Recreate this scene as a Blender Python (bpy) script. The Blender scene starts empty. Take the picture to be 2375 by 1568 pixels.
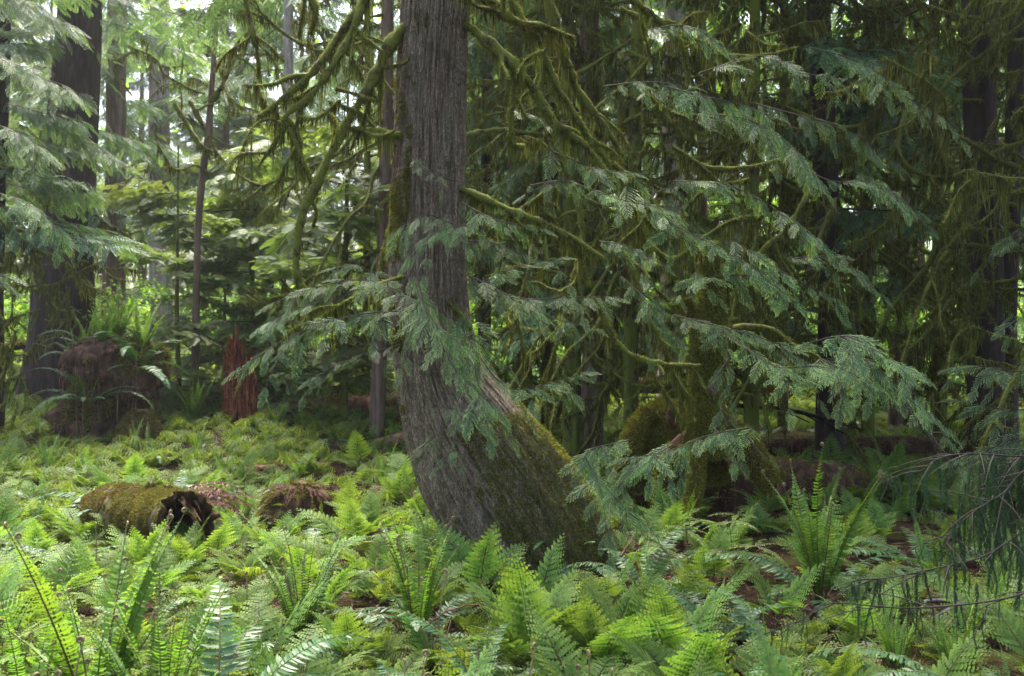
import bpy, math, random
import numpy as np
from mathutils import Vector, Matrix, Euler

# ------------------------------------------------------------------ camera, world, sun, exposure
sc = bpy.context.scene
R = math.radians
cam_d = bpy.data.cameras.new("camera"); cam = bpy.data.objects.new("camera", cam_d)
sc.collection.objects.link(cam); sc.camera = cam
cam.location = (0, 0, 1.6); cam.rotation_euler = (R(90), 0, 0)
cam_d.lens = 35.0; cam_d.sensor_width = 36.0; cam_d.clip_end = 500; cam_d.clip_start = 0.05
cam_d.dof.use_dof = True; cam_d.dof.focus_distance = 6.3; cam_d.dof.aperture_fstop = 3.8
SUN_EL, SUN_AZ = 64.0, 346.0          # azimuth from +Y clockwise: soft high light through the canopy, from the left
w = bpy.data.worlds.new("World"); sc.world = w; w.use_nodes = True
nt = w.node_tree; nt.nodes.clear()
sky = nt.nodes.new("ShaderNodeTexSky"); sky.sky_type = 'NISHITA'; sky.sun_disc = False
sky.sun_elevation = R(SUN_EL); sky.sun_rotation = R(SUN_AZ); sky.dust_density = 5.0; sky.air_density = 1.0
bg = nt.nodes.new("ShaderNodeBackground"); bg.inputs[1].default_value = 0.13
wo = nt.nodes.new("ShaderNodeOutputWorld")
nt.links.new(sky.outputs[0], bg.inputs[0]); nt.links.new(bg.outputs[0], wo.inputs[0])
sd = bpy.data.lights.new("sun", 'SUN'); sun = bpy.data.objects.new("sun", sd); sc.collection.objects.link(sun)
sd.energy = 3.6; sd.angle = R(30); sd.color = (1.0, 0.95, 0.86)
sdir = Vector((math.sin(R(SUN_AZ)) * math.cos(R(SUN_EL)), math.cos(R(SUN_AZ)) * math.cos(R(SUN_EL)), math.sin(R(SUN_EL))))
sun.rotation_euler = sdir.to_track_quat('Z', 'Y').to_euler(); sun.location = (0, 0, 30)
sc.view_settings.view_transform = 'Standard'; sc.view_settings.look = 'None'
sc.view_settings.gamma = 1.0; sc.view_settings.exposure = 2.3
sc.render.engine = 'CYCLES'
sc.cycles.max_bounces = 5; sc.cycles.diffuse_bounces = 3; sc.cycles.glossy_bounces = 2
sc.cycles.transmission_bounces = 3; sc.cycles.transparent_max_bounces = 4
sc.cycles.caustics_reflective = False; sc.cycles.caustics_refractive = False
sc.cycles.use_denoising = True; sc.cycles.sample_clamp_indirect = 4.0
C = sc.collection
FP = 2308.0
rng = np.random.default_rng(7)
random.seed(7)

def P(px, py, d):
    return np.array([(px - 1187.0) / FP * d, d, 1.6 - (py - 784.0) / FP * d])
def gz(x, y):
    x = np.asarray(x, float); y = np.asarray(y, float)
    z = 0.05 * np.sin(x * 0.9 + 1.3) * np.cos(y * 0.7) + 0.03 * np.sin(x * 2.3 + y * 1.7)
    z = z + 0.05 * np.clip((x - 1.2) / 2, 0, 1) * np.clip((y - 4) / 3, 0, 1)
    rise = .62 * np.clip((y - 9.5) / 9, 0, 1) * (.35 + .65 * np.clip((.5 - x) / 2.5, 0, 1))
    return z + rise
def GP(px, py):
    d = 1.6 * FP / (py - 784.0)
    for _ in range(6):
        x = (px - 1187.0) / FP * d
        d = (1.6 - float(gz(x, d))) * FP / (py - 784.0)
    x = (px - 1187.0) / FP * d
    return np.array([x, d, float(gz(x, d))])
def proj(x, y, z=0.0):
    return 1187.0 + x / y * FP, 784.0 + (1.6 - z) / y * FP

# ------------------------------------------------------------------ noise
def _h(i, j, k):
    n = (i * 374761393 + j * 668265263 + k * 2147483647 // 7) & 0xffffffff
    n = ((n ^ (n >> 13)) * 1274126177) & 0xffffffff
    n = ((n ^ (n >> 16)) * 2246822519) & 0xffffffff
    return ((n ^ (n >> 15)) & 0xffff) / 65535.0
def vn(p):
    p = np.asarray(p, float); f = np.floor(p); u = p - f; u = u * u * (3 - 2 * u)
    i = f.astype(np.int64); r = 0
    for dx in (0, 1):
        for dy in (0, 1):
            for dz in (0, 1):
                wgt = (u[..., 0] if dx else 1 - u[..., 0]) * (u[..., 1] if dy else 1 - u[..., 1]) * (u[..., 2] if dz else 1 - u[..., 2])
                r = r + wgt * _h(i[..., 0] + dx, i[..., 1] + dy, i[..., 2] + dz)
    return r
def fbm(p, o=3):
    a, s, t = 1.0, 0, 0
    p = np.asarray(p, float)
    for q in range(o):
        s = s + a * vn(p + 17.3 * q); t += a; a *= .5; p = p * 2.03
    return s / t
def nrm(v):
    return v / np.maximum(np.linalg.norm(v, axis=-1, keepdims=True), 1e-9)

# ------------------------------------------------------------------ mesh collector
class G:
    def __init__(s): s.V = []; s.A = []; s.F = []; s.n = 0
    def add(s, V, F, a=0.5, m=0, smooth=False):
        V = np.asarray(V, float).reshape(-1, 3); F = np.asarray(F, np.int64)
        a = np.broadcast_to(np.asarray(a, float), (len(V),))
        s.V.append(V); s.A.append(a); s.F.append((F + s.n, m, smooth)); s.n += len(V)
        return s
    def pack(s):
        if len(s.V) > 1:
            s.V = [np.concatenate(s.V)]; s.A = [np.concatenate(s.A)]
            d = {}
            for F, m, sm in s.F: d.setdefault((F.shape[1], m, sm), []).append(F)
            s.F = [(np.concatenate(v), k[1], k[2]) for k, v in d.items()]
        return s
    def inst(s, g, Ms, da=None, mm=None):
        """many transformed copies of g; Ms (n,4,4)"""
        g.pack(); Ms = np.asarray(Ms, float).reshape(-1, 4, 4); n = len(Ms); V = g.V[0]; k = len(V)
        W = np.einsum('nij,kj->nki', Ms[:, :3, :3], V) + Ms[:, None, :3, 3]
        A = np.broadcast_to(g.A[0], (n, k))
        if da is not None: A = np.clip(A + np.asarray(da).reshape(-1, 1), 0, 1)
        off = (np.arange(n) * k)[:, None, None]
        base = s.n
        for F, m, sm in g.F:
            s.F.append(((F[None] + off).reshape(-1, F.shape[1]) + base, m if mm is None else mm, sm))
        s.V.append(W.reshape(-1, 3)); s.A.append(A.reshape(-1)); s.n += n * k
        return s
    def join(s, g, M=None):
        return s.inst(g, np.eye(4) if M is None else M)
    def mesh(s, name, mats):
        s.pack()
        me = bpy.data.meshes.new(name); V = s.V[0]
        me.vertices.add(len(V)); me.vertices.foreach_set("co", V.astype(np.float32).ravel())
        li = np.concatenate([F.ravel() for F, _, _ in s.F]).astype(np.int32)
        tot = np.concatenate([np.full(len(F), F.shape[1]) for F, _, _ in s.F]).astype(np.int32)
        st = np.concatenate([[0], np.cumsum(tot)[:-1]]).astype(np.int32)
        me.loops.add(len(li)); me.loops.foreach_set("vertex_index", li)
        me.polygons.add(len(tot)); me.polygons.foreach_set("loop_start", st)
        me.polygons.foreach_set("material_index", np.concatenate([np.full(len(F), m) for F, m, _ in s.F]).astype(np.int32))
        me.polygons.foreach_set("use_smooth", np.concatenate([np.full(len(F), sm) for F, _, sm in s.F]).astype(bool))
        at = me.attributes.new("v", 'FLOAT', 'POINT'); at.data.foreach_set("value", s.A[0].astype(np.float32))
        for m in mats: me.materials.append(m)
        me.update(calc_edges=True)
        return me

def obj(name, me, parent=None, loc=None, rot=None, scale=None, M=None):
    o = bpy.data.objects.new(name, me); C.objects.link(o)
    if parent is not None: o.parent = parent
    if M is not None: o.matrix_local = M
    else:
        if loc is not None: o.location = [float(q) for q in loc]
        if rot is not None: o.rotation_euler = rot
        if scale is not None: o.scale = (scale,) * 3 if np.isscalar(scale) else scale
    return o
def tag(o, label=None, cat=None, group=None, kind=None):
    if label: o['label'] = label
    if cat: o['category'] = cat
    if group: o['group'] = group
    if kind: o['kind'] = kind
    return o
def thing(name, label, cat, loc, group=None, rotz=0.0):
    o = bpy.data.objects.new(name, None); C.objects.link(o)
    o.location = [float(q) for q in loc]; o.rotation_euler = (0, 0, rotz); o.empty_display_size = .1
    return tag(o, label, cat, group)

def frameM(p, D, N, s=1.0):
    """matrices with x axis along D, z near N"""
    p = np.atleast_2d(p).astype(float); D = nrm(np.atleast_2d(D).astype(float)); N = np.atleast_2d(N).astype(float)
    Y = nrm(np.cross(N, D)); Z = np.cross(D, Y); s = np.broadcast_to(np.asarray(s, float).reshape(-1, 1), (len(p), 1)) if not np.isscalar(s) else s
    M = np.zeros((len(p), 4, 4)); M[:, :3, 0] = D * s; M[:, :3, 1] = Y * s; M[:, :3, 2] = Z * s; M[:, :3, 3] = p; M[:, 3, 3] = 1
    return M

def leaves(g, Pb, D, N, L, W, a=.5, kind='d', bend=None, m=0):
    """n little leaf blades. kind d: one diamond; l: lance with a pointed end; s: strap"""
    Pb = np.atleast_2d(Pb); n = len(Pb); D = nrm(np.broadcast_to(D, Pb.shape)); N = np.broadcast_to(N, Pb.shape)
    S = nrm(np.cross(D, N)); L = np.broadcast_to(L, (n,))[:, None]; W = np.broadcast_to(W, (n,))[:, None] * .5
    T = Pb + D * L
    if bend is not None: T = T + np.broadcast_to(bend, Pb.shape) * L
    a = np.broadcast_to(a, (n,))
    i = np.arange(n)[:, None]
    if kind == 'd':
        mid = Pb + D * L * .42
        V = np.stack([Pb, mid + S * W, T, mid - S * W], 1).reshape(-1, 3)
        g.add(V, i * 4 + np.array([[0, 1, 2, 3]]), np.repeat(a, 4), m)
    elif kind == 't':
        V = np.stack([Pb - S * W, Pb + S * W, T], 1).reshape(-1, 3)
        g.add(V, i * 3 + np.array([[0, 1, 2]]), np.repeat(a, 3), m)
    else:
        mid = Pb + D * L * .6
        if bend is not None: mid = mid + np.broadcast_to(bend, Pb.shape) * L * .25
        V = np.stack([Pb - S * W * .75, Pb + S * W * .75, mid + S * W, mid - S * W, T], 1).reshape(-1, 3)
        g.add(V, i * 5 + np.array([[0, 1, 2, 3]]), np.repeat(a, 5), m)
        g.F.append((i * 5 + np.array([[3, 2, 4]]) + g.n - 5 * n, m, False))
    return g

def spline(pts, n):
    pts = np.asarray(pts, float); k = len(pts)
    q = np.vstack([2 * pts[0] - pts[1], pts, 2 * pts[-1] - pts[-2]])
    t = np.linspace(0, k - 1, n); i = np.minimum(t.astype(int), k - 2); u = (t - i)[:, None]
    p0, p1, p2, p3 = q[i], q[i + 1], q[i + 2], q[i + 3]
    return .5 * (2 * p1 + (p2 - p0) * u + (2 * p0 - 5 * p1 + 4 * p2 - p3) * u ** 2 + (3 * p1 - p0 - 3 * p2 + p3) * u ** 3)
def plen(p): return float(np.linalg.norm(np.diff(p, axis=0), axis=1).sum())
def frames(p):
    T = nrm(np.gradient(p, axis=0)); U = np.zeros_like(T)
    r = np.array([0, 1.0, 0]) if abs(T[0][1]) < .9 else np.array([1.0, 0, 0])
    u = nrm(np.cross(T[0], r))
    for i in range(len(T)):
        u = u - T[i] * np.dot(u, T[i]); u = u / (np.linalg.norm(u) + 1e-9); U[i] = u
    return T, U, np.cross(T, U)
def tube(g, path, rad, k=8, a=.5, m=0, disp=None, cap=False, smooth=True):
    path = np.asarray(path, float); n = len(path); T, U, B = frames(path)
    rad = np.broadcast_to(rad, (n,)); th = np.linspace(0, 2 * np.pi, k, endpoint=False)
    dirs = np.cos(th)[None, :, None] * U[:, None] + np.sin(th)[None, :, None] * B[:, None]
    rr = rad[:, None] * np.ones((n, k))
    if disp is not None:
        s = np.concatenate([[0], np.cumsum(np.linalg.norm(np.diff(path, axis=0), axis=1))])
        rr = disp(rr, th[None, :] * np.ones((n, 1)), s[:, None] * np.ones((1, k)), dirs)
    V = path[:, None] + dirs * rr[..., None]
    i, j = np.meshgrid(np.arange(n - 1), np.arange(k), indexing='ij'); j2 = (j + 1) % k
    F = np.stack([i * k + j, i * k + j2, (i + 1) * k + j2, (i + 1) * k + j], -1).reshape(-1, 4)
    aa = np.broadcast_to(np.asarray(a), (n,)) if np.ndim(a) <= 1 else a
    aa = np.repeat(aa, k) if np.ndim(aa) == 1 else aa.ravel()
    g.add(V.reshape(-1, 3), F, aa, m, smooth)
    if cap:
        b = g.n
        g.add(np.array([path[-1]]), np.array([[0, (n - 1) * k + q - (n * k), (n - 1) * k + (q + 1) % k - (n * k)] for q in range(k)]), .5, m, smooth)
    return V, dirs

# ------------------------------------------------------------------ materials
def nodes(name):
    m = bpy.data.materials.new(name); m.use_nodes = True; t = m.node_tree; t.nodes.clear()
    out = t.nodes.new("ShaderNodeOutputMaterial"); return m, t, out
def N_(t, typ, **kw):
    n = t.nodes.new(typ)
    for k, v in kw.items():
        if k.startswith('i_'):
            n.inputs[k[2:].replace('_', ' ')].default_value = v
        else: setattr(n, k, v)
    return n
def ramp(t, fac, stops):
    r = t.nodes.new("ShaderNodeValToRGB"); cr = r.color_ramp
    while len(cr.elements) < len(stops): cr.elements.new(.5)
    for e, (p, c) in zip(cr.elements, stops): e.position = p; e.color = (*c, 1)
    t.links.new(fac, r.inputs[0]); return r.outputs[0]
def mixc(t, fac, a, b, mode='MIX'):
    m = t.nodes.new("ShaderNodeMix"); m.data_type = 'RGBA'; m.blend_type = mode
    for i, s in ((0, fac), (6, a), (7, b)):
        if isinstance(s, (int, float)): m.inputs[i].default_value = s
        elif isinstance(s, tuple): m.inputs[i].default_value = (*s, 1)
        else: t.links.new(s, m.inputs[i])
    return m.outputs[2]
def math_(t, op, a, b=0.0, clamp=False):
    m = t.nodes.new("ShaderNodeMath"); m.operation = op; m.use_clamp = clamp
    for i, s in ((0, a), (1, b)):
        if isinstance(s, (int, float)): m.inputs[i].default_value = s
        else: t.links.new(s, m.inputs[i])
    return m.outputs[0]

def leafmat(name, stops, rough=.5, trans=.3, tcol=None, var=.25, noise=3.0, spec=.4):
    m, t, out = nodes(name)
    at = N_(t, "ShaderNodeAttribute", attribute_name="v")
    c = ramp(t, at.outputs['Fac'], stops)
    oi = N_(t, "ShaderNodeObjectInfo")
    geo = N_(t, "ShaderNodeNewGeometry")
    nz = N_(t, "ShaderNodeTexNoise", i_Scale=noise, i_Detail=1.0); t.links.new(geo.outputs['Position'], nz.inputs['Vector'])
    h = N_(t, "ShaderNodeHueSaturation")
    t.links.new(c, h.inputs['Color'])
    v1 = math_(t, 'MULTIPLY_ADD', oi.outputs['Random'], var); t.nodes[-1].inputs[2].default_value = 1 - var / 2
    v2 = math_(t, 'MULTIPLY_ADD', nz.outputs['Fac'], var * 1.6); t.nodes[-1].inputs[2].default_value = 1 - var * .8
    t.links.new(math_(t, 'MULTIPLY', v1, v2), h.inputs['Value'])
    hv = math_(t, 'MULTIPLY_ADD', oi.outputs['Random'], .03); t.nodes[-1].inputs[2].default_value = .485
    t.links.new(hv, h.inputs['Hue'])
    col = h.outputs[0]
    p = N_(t, "ShaderNodeBsdfPrincipled", i_Roughness=rough); p.inputs['Specular IOR Level'].default_value = spec
    t.links.new(col, p.inputs['Base Color'])
    if trans > 0:
        tr = N_(t, "ShaderNodeBsdfTranslucent"); t.links.new(mixc(t, 1.0, col, tcol or (1.6, 1.5, .7), 'MULTIPLY'), tr.inputs[0])
        mx = N_(t, "ShaderNodeMixShader"); mx.inputs[0].default_value = trans
        t.links.new(p.outputs[0], mx.inputs[1]); t.links.new(tr.outputs[0], mx.inputs[2]); t.links.new(mx.outputs[0], out.inputs[0])
    else: t.links.new(p.outputs[0], out.inputs[0])
    return m

def barkmat(name, dark, mid, light, mossc=(.07, .085, .012), moss=.45, lichen=0.0, plates=0, sx=18.0, bump=.6, mscale=2.5, rough=.9):
    m, t, out = nodes(name)
    tc = N_(t, "ShaderNodeTexCoord"); geo = N_(t, "ShaderNodeNewGeometry")
    mp = N_(t, "ShaderNodeMapping"); mp.inputs['Scale'].default_value = (sx, sx, sx * .11); t.links.new(tc.outputs['Object'], mp.inputs[0])
    n1 = N_(t, "ShaderNodeTexNoise", i_Scale=1.0, i_Detail=6.0, i_Roughness=.65, i_Distortion=.4); t.links.new(mp.outputs[0], n1.inputs['Vector'])
    mp2 = N_(t, "ShaderNodeMapping"); mp2.inputs['Scale'].default_value = (sx * 3, sx * 3, sx * .5); t.links.new(tc.outputs['Object'], mp2.inputs[0])
    n2 = N_(t, "ShaderNodeTexNoise", i_Scale=1.0, i_Detail=4.0); t.links.new(mp2.outputs[0], n2.inputs['Vector'])
    at = N_(t, "ShaderNodeAttribute", attribute_name="v")
    f = math_(t, 'ADD', math_(t, 'MULTIPLY', n1.outputs['Fac'], .75), math_(t, 'MULTIPLY', n2.outputs['Fac'], .25))
    c = ramp(t, f, [(.36, dark), (.5, mid), (.64, light)])
    if plates:
        mp3 = N_(t, "ShaderNodeMapping"); mp3.inputs['Scale'].default_value = (34, 34, 4.2); nd_ = N_(t, "ShaderNodeTexNoise", i_Scale=5.0, i_Detail=3.0); t.links.new(tc.outputs['Object'], nd_.inputs['Vector'])
        vm = N_(t, "ShaderNodeVectorMath", operation='MULTIPLY_ADD'); t.links.new(nd_.outputs['Color'], vm.inputs[0]); vm.inputs[1].default_value = (.12, .12, .12); t.links.new(tc.outputs['Object'], vm.inputs[2]); t.links.new(vm.outputs[0], mp3.inputs[0])
        v3 = N_(t, "ShaderNodeTexVoronoi", feature='DISTANCE_TO_EDGE'); t.links.new(mp3.outputs[0], v3.inputs['Vector'])
        v4 = N_(t, "ShaderNodeTexVoronoi"); t.links.new(mp3.outputs[0], v4.inputs['Vector'])
        crack = ramp(t, v3.outputs['Distance'], [(0.0, (.22, .20, .18)), (.10, (.8, .8, .8)), (.3, (1.1, 1.1, 1.1))])
        c = mixc(t, .9, c, crack, 'MULTIPLY'); sep = N_(t, "ShaderNodeSeparateColor"); t.links.new(v4.outputs['Color'], sep.inputs[0])
        c = mixc(t, .55, c, ramp(t, sep.outputs[0], [(0, (.55, .52, .5)), (.5, (1, .98, .95)), (1, (1.5, 1.45, 1.4))]), 'MULTIPLY')
        f = math_(t, 'ADD', f, math_(t, 'MULTIPLY', math_(t, 'MINIMUM', v3.outputs['Distance'], .15), 3.0))
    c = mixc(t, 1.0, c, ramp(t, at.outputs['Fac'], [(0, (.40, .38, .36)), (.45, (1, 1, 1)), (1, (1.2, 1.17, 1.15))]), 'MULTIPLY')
    n3 = N_(t, "ShaderNodeTexNoise", i_Scale=mscale, i_Detail=7.0, i_Roughness=.72); t.links.new(geo.outputs['Position'], n3.inputs['Vector'])
    if lichen > 0:
        n4 = N_(t, "ShaderNodeTexNoise", i_Scale=9.0, i_Detail=8.0, i_Roughness=.8); t.links.new(geo.outputs['Position'], n4.inputs['Vector'])
        lf = ramp(t, n4.outputs['Fac'], [(.56 - .1 * lichen, (0, 0, 0)), (.64, (1, 1, 1))])
        c = mixc(t, math_(t, 'MULTIPLY', lf, .6), c, (.13, .145, .075))
    if moss > 0:
        mf = ramp(t, n3.outputs['Fac'], [(.72 - .4 * moss, (0, 0, 0)), (.80 - .4 * moss, (1, 1, 1))])
        mc = mixc(t, n2.outputs['Fac'], mossc, tuple(q * 2.0 for q in mossc))
        c = mixc(t, mf, c, mc)
    p = N_(t, "ShaderNodeBsdfPrincipled", i_Roughness=rough); p.inputs['Specular IOR Level'].default_value = .2
    t.links.new(c, p.inputs['Base Color'])
    b = N_(t, "ShaderNodeBump", i_Strength=bump, i_Distance=.02); t.links.new(f, b.inputs['Height']); t.links.new(b.outputs[0], p.inputs['Normal'])
    t.links.new(p.outputs[0], out.inputs[0]); return m

M = {}
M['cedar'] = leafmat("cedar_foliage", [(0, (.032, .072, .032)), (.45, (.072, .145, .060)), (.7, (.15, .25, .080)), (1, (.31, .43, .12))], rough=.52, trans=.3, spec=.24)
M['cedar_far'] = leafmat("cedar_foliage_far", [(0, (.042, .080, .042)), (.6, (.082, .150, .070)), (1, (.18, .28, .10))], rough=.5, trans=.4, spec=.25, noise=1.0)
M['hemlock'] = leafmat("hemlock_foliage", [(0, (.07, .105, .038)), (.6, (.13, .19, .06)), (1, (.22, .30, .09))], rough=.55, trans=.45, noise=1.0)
M['maple'] = leafmat("maple_foliage", [(0, (.09, .18, .02)), (.6, (.17, .32, .04)), (1, (.30, .46, .07))], rough=.5, trans=.5, noise=.6, var=.35)
M['twig'] = leafmat("twig_bark", [(0, (.022, .014, .009)), (1, (.065, .042, .026))], rough=.8, trans=0)
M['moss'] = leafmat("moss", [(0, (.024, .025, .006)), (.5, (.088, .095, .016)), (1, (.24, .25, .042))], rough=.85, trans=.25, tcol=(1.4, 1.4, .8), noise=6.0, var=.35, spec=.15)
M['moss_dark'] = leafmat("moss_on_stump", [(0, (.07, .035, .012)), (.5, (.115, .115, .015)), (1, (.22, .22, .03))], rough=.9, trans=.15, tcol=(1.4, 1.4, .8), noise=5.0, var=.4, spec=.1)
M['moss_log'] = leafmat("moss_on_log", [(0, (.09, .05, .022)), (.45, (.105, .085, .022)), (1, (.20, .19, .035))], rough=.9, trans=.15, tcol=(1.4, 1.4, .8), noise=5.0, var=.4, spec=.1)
M['branch'] = barkmat("mossy_branch_bark", (.025, .016, .010), (.05, .038, .018), (.07, .062, .018), mossc=(.070, .078, .012), moss=.8, sx=30, mscale=8)
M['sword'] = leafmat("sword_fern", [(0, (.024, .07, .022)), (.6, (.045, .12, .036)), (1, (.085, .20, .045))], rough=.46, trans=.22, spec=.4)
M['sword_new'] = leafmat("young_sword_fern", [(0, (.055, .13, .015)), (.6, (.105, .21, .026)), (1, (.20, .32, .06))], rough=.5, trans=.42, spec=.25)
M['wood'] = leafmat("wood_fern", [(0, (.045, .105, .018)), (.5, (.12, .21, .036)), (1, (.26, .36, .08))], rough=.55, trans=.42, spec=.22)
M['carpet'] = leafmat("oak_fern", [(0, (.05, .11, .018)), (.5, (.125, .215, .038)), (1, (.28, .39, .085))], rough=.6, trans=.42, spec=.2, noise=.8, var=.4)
M['dead'] = leafmat("dead_fern", [(0, (.035, .014, .010)), (.5, (.10, .036, .020)), (1, (.20, .085, .045))], rough=.7, trans=.15, tcol=(1.2, 1, .8))
M['rachis'] = leafmat("fern_stalk", [(0, (.05, .03, .012)), (.5, (.10, .075, .022)), (1, (.20, .145, .06))], rough=.6, trans=0)
M['bark_hero'] = barkmat("cedar_bark", (.185, .122, .088), (.305, .225, .160), (.43, .34, .26), moss=.34, lichen=.75, plates=1, sx=22, bump=.9, mossc=(.05, .048, .014), mscale=4)
M['bark_dark'] = barkmat("dark_bark", (.014, .009, .008), (.036, .023, .019), (.065, .045, .038), moss=.2, sx=9)
M['bark_red'] = barkmat("reddish_bark", (.06, .036, .026), (.135, .088, .064), (.21, .15, .115), moss=.2, sx=9)
M['bark_pale'] = barkmat("pale_bark", (.16, .115, .10), (.29, .235, .21), (.42, .36, .33), moss=.1, lichen=.4, sx=9)
M['bark_moss'] = barkmat("mossy_bark", (.02, .014, .009), (.05, .035, .02), (.09, .06, .03), moss=.75, sx=14, mscale=4)
M['rot'] = barkmat("rotten_red_wood", (.035, .008, .005), (.17, .042, .02), (.36, .14, .07), moss=0, sx=26, bump=1.0)
M['rot2'] = barkmat("rotten_brown_log", (.05, .02, .014), (.16, .075, .055), (.28, .16, .12), moss=.5, sx=12, mossc=(.12, .11, .02), mscale=5)
M['rootball'] = barkmat("dark_root_wood", (.014, .007, .005), (.055, .028, .016), (.13, .072, .045), moss=.35, sx=14, bump=1.0)
M['logm'] = barkmat("mossy_log_bark", (.03, .018, .01), (.07, .045, .028), (.12, .08, .05), moss=.7, mossc=(.055, .052, .012), sx=12, mscale=7)
M['black'] = barkmat("dark_hollow_wood", (.004, .003, .002), (.012, .008, .006), (.02, .013, .01), moss=0, sx=14)
M['railpaint'] = barkmat("red_stained_timber", (.10, .022, .010), (.17, .04, .018), (.22, .06, .03), moss=0, sx=10, bump=.2)
M['greywood'] = barkmat("bare_grey_branch", (.10, .08, .08), (.22, .19, .19), (.36, .33, .33), moss=0, sx=30, bump=.3)

def groundmat():
    m, t, out = nodes("forest_floor")
    geo = N_(t, "ShaderNodeNewGeometry")
    n1 = N_(t, "ShaderNodeTexNoise", i_Scale=1.3, i_Detail=8.0, i_Roughness=.7); t.links.new(geo.outputs['Position'], n1.inputs['Vector'])
    n2 = N_(t, "ShaderNodeTexNoise", i_Scale=40.0, i_Detail=6.0, i_Roughness=.75); t.links.new(geo.outputs['Position'], n2.inputs['Vector'])
    vo = N_(t, "ShaderNodeTexVoronoi", i_Scale=55.0); t.links.new(geo.outputs['Position'], vo.inputs['Vector'])
    c = ramp(t, n2.outputs['Fac'], [(.3, (.008, .005, .003)), (.5, (.022, .014, .008)), (.7, (.065, .040, .023))])
    c = mixc(t, .3, c, mixc(t, 1.0, (.09, .055, .035), vo.outputs['Color'], 'MULTIPLY'))
    mf = ramp(t, n1.outputs['Fac'], [(.5, (0, 0, 0)), (.62, (1, 1, 1))])
    c = mixc(t, mf, c, mixc(t, n2.outputs['Fac'], (.02, .028, .006), (.09, .10, .02)))
    p = N_(t, "ShaderNodeBsdfPrincipled", i_Roughness=1.0); p.inputs["Specular IOR Level"].default_value = .05; t.links.new(c, p.inputs['Base Color'])
    b = N_(t, "ShaderNodeBump", i_Strength=.8, i_Distance=.03); t.links.new(n2.outputs['Fac'], b.inputs['Height']); t.links.new(b.outputs[0], p.inputs['Normal'])
    t.links.new(p.outputs[0], out.inputs[0]); return m
M['ground'] = groundmat()

# ------------------------------------------------------------------ ground
def build_ground():
    xs = np.concatenate([np.linspace(-300, -14, 24), np.linspace(-13.5, 13.5, 200), np.linspace(14, 300, 24)])
    ys = np.concatenate([np.linspace(-60, -.5, 10), np.linspace(0, 26, 200), np.linspace(27, 400, 40)])
    X, Y = np.meshgrid(xs, ys, indexing='ij')
    Z = gz(X, Y) + .07 * (fbm(np.stack([X * 1.7, Y * 1.7, X * 0], -1)) - .5) + .03 * (fbm(np.stack([X * 9, Y * 9, X * 0 + 4], -1), 2) - .5)
    n, k = X.shape
    i, j = np.meshgrid(np.arange(n - 1), np.arange(k - 1), indexing='ij')
    F = np.stack([i * k + j, (i + 1) * k + j, (i + 1) * k + j + 1, i * k + j + 1], -1).reshape(-1, 4)
    g = G(); g.add(np.stack([X, Y, Z], -1).reshape(-1, 3), F, .5, 0, True)
    o = obj("ground", g.mesh("ground", [M['ground']])); tag(o, kind='structure')
build_ground()

# ------------------------------------------------------------------ fern fronds (x forward, z up, rooted at the origin)
def axis_curve(L, e0, e1, n, pw=1.0, sway=0.0):
    t = np.linspace(0, 1, n); e = e0 + (e1 - e0) * t ** pw; ds = L / (n - 1)
    x = np.concatenate([[0], np.cumsum(np.cos(e[:-1]) * ds)]); z = np.concatenate([[0], np.cumsum(np.sin(e[:-1]) * ds)])
    y = sway * t ** 2 * L
    p = np.stack([x, y, z], -1); T = nrm(np.gradient(p, axis=0)); side = np.tile([0, 1.0, 0], (n, 1)); Nn = nrm(np.cross(T, side))
    return t, p, T, side, Nn
def at_t(t, arr, q):
    return np.stack([np.interp(q, t, arr[:, i]) for i in range(3)], -1)
def fiddle(g, p, T, r=.012, th=.004, m=1, a=.9):
    """coiled crozier at the end of a young frond"""
    u = np.linspace(0, 1, 26); ang = u * 3.1 * np.pi; rr = r * (1 - .75 * u)
    T = T / np.linalg.norm(T); B = np.array([0, 1.0, 0]); N = np.cross(T, B)
    c = p + N * r
    pts = c + (-N[None] * np.cos(ang)[:, None] + T[None] * np.sin(ang)[:, None]) * rr[:, None]
    tube(g, pts, th * (1 - .5 * u), 5, a, m)
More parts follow.
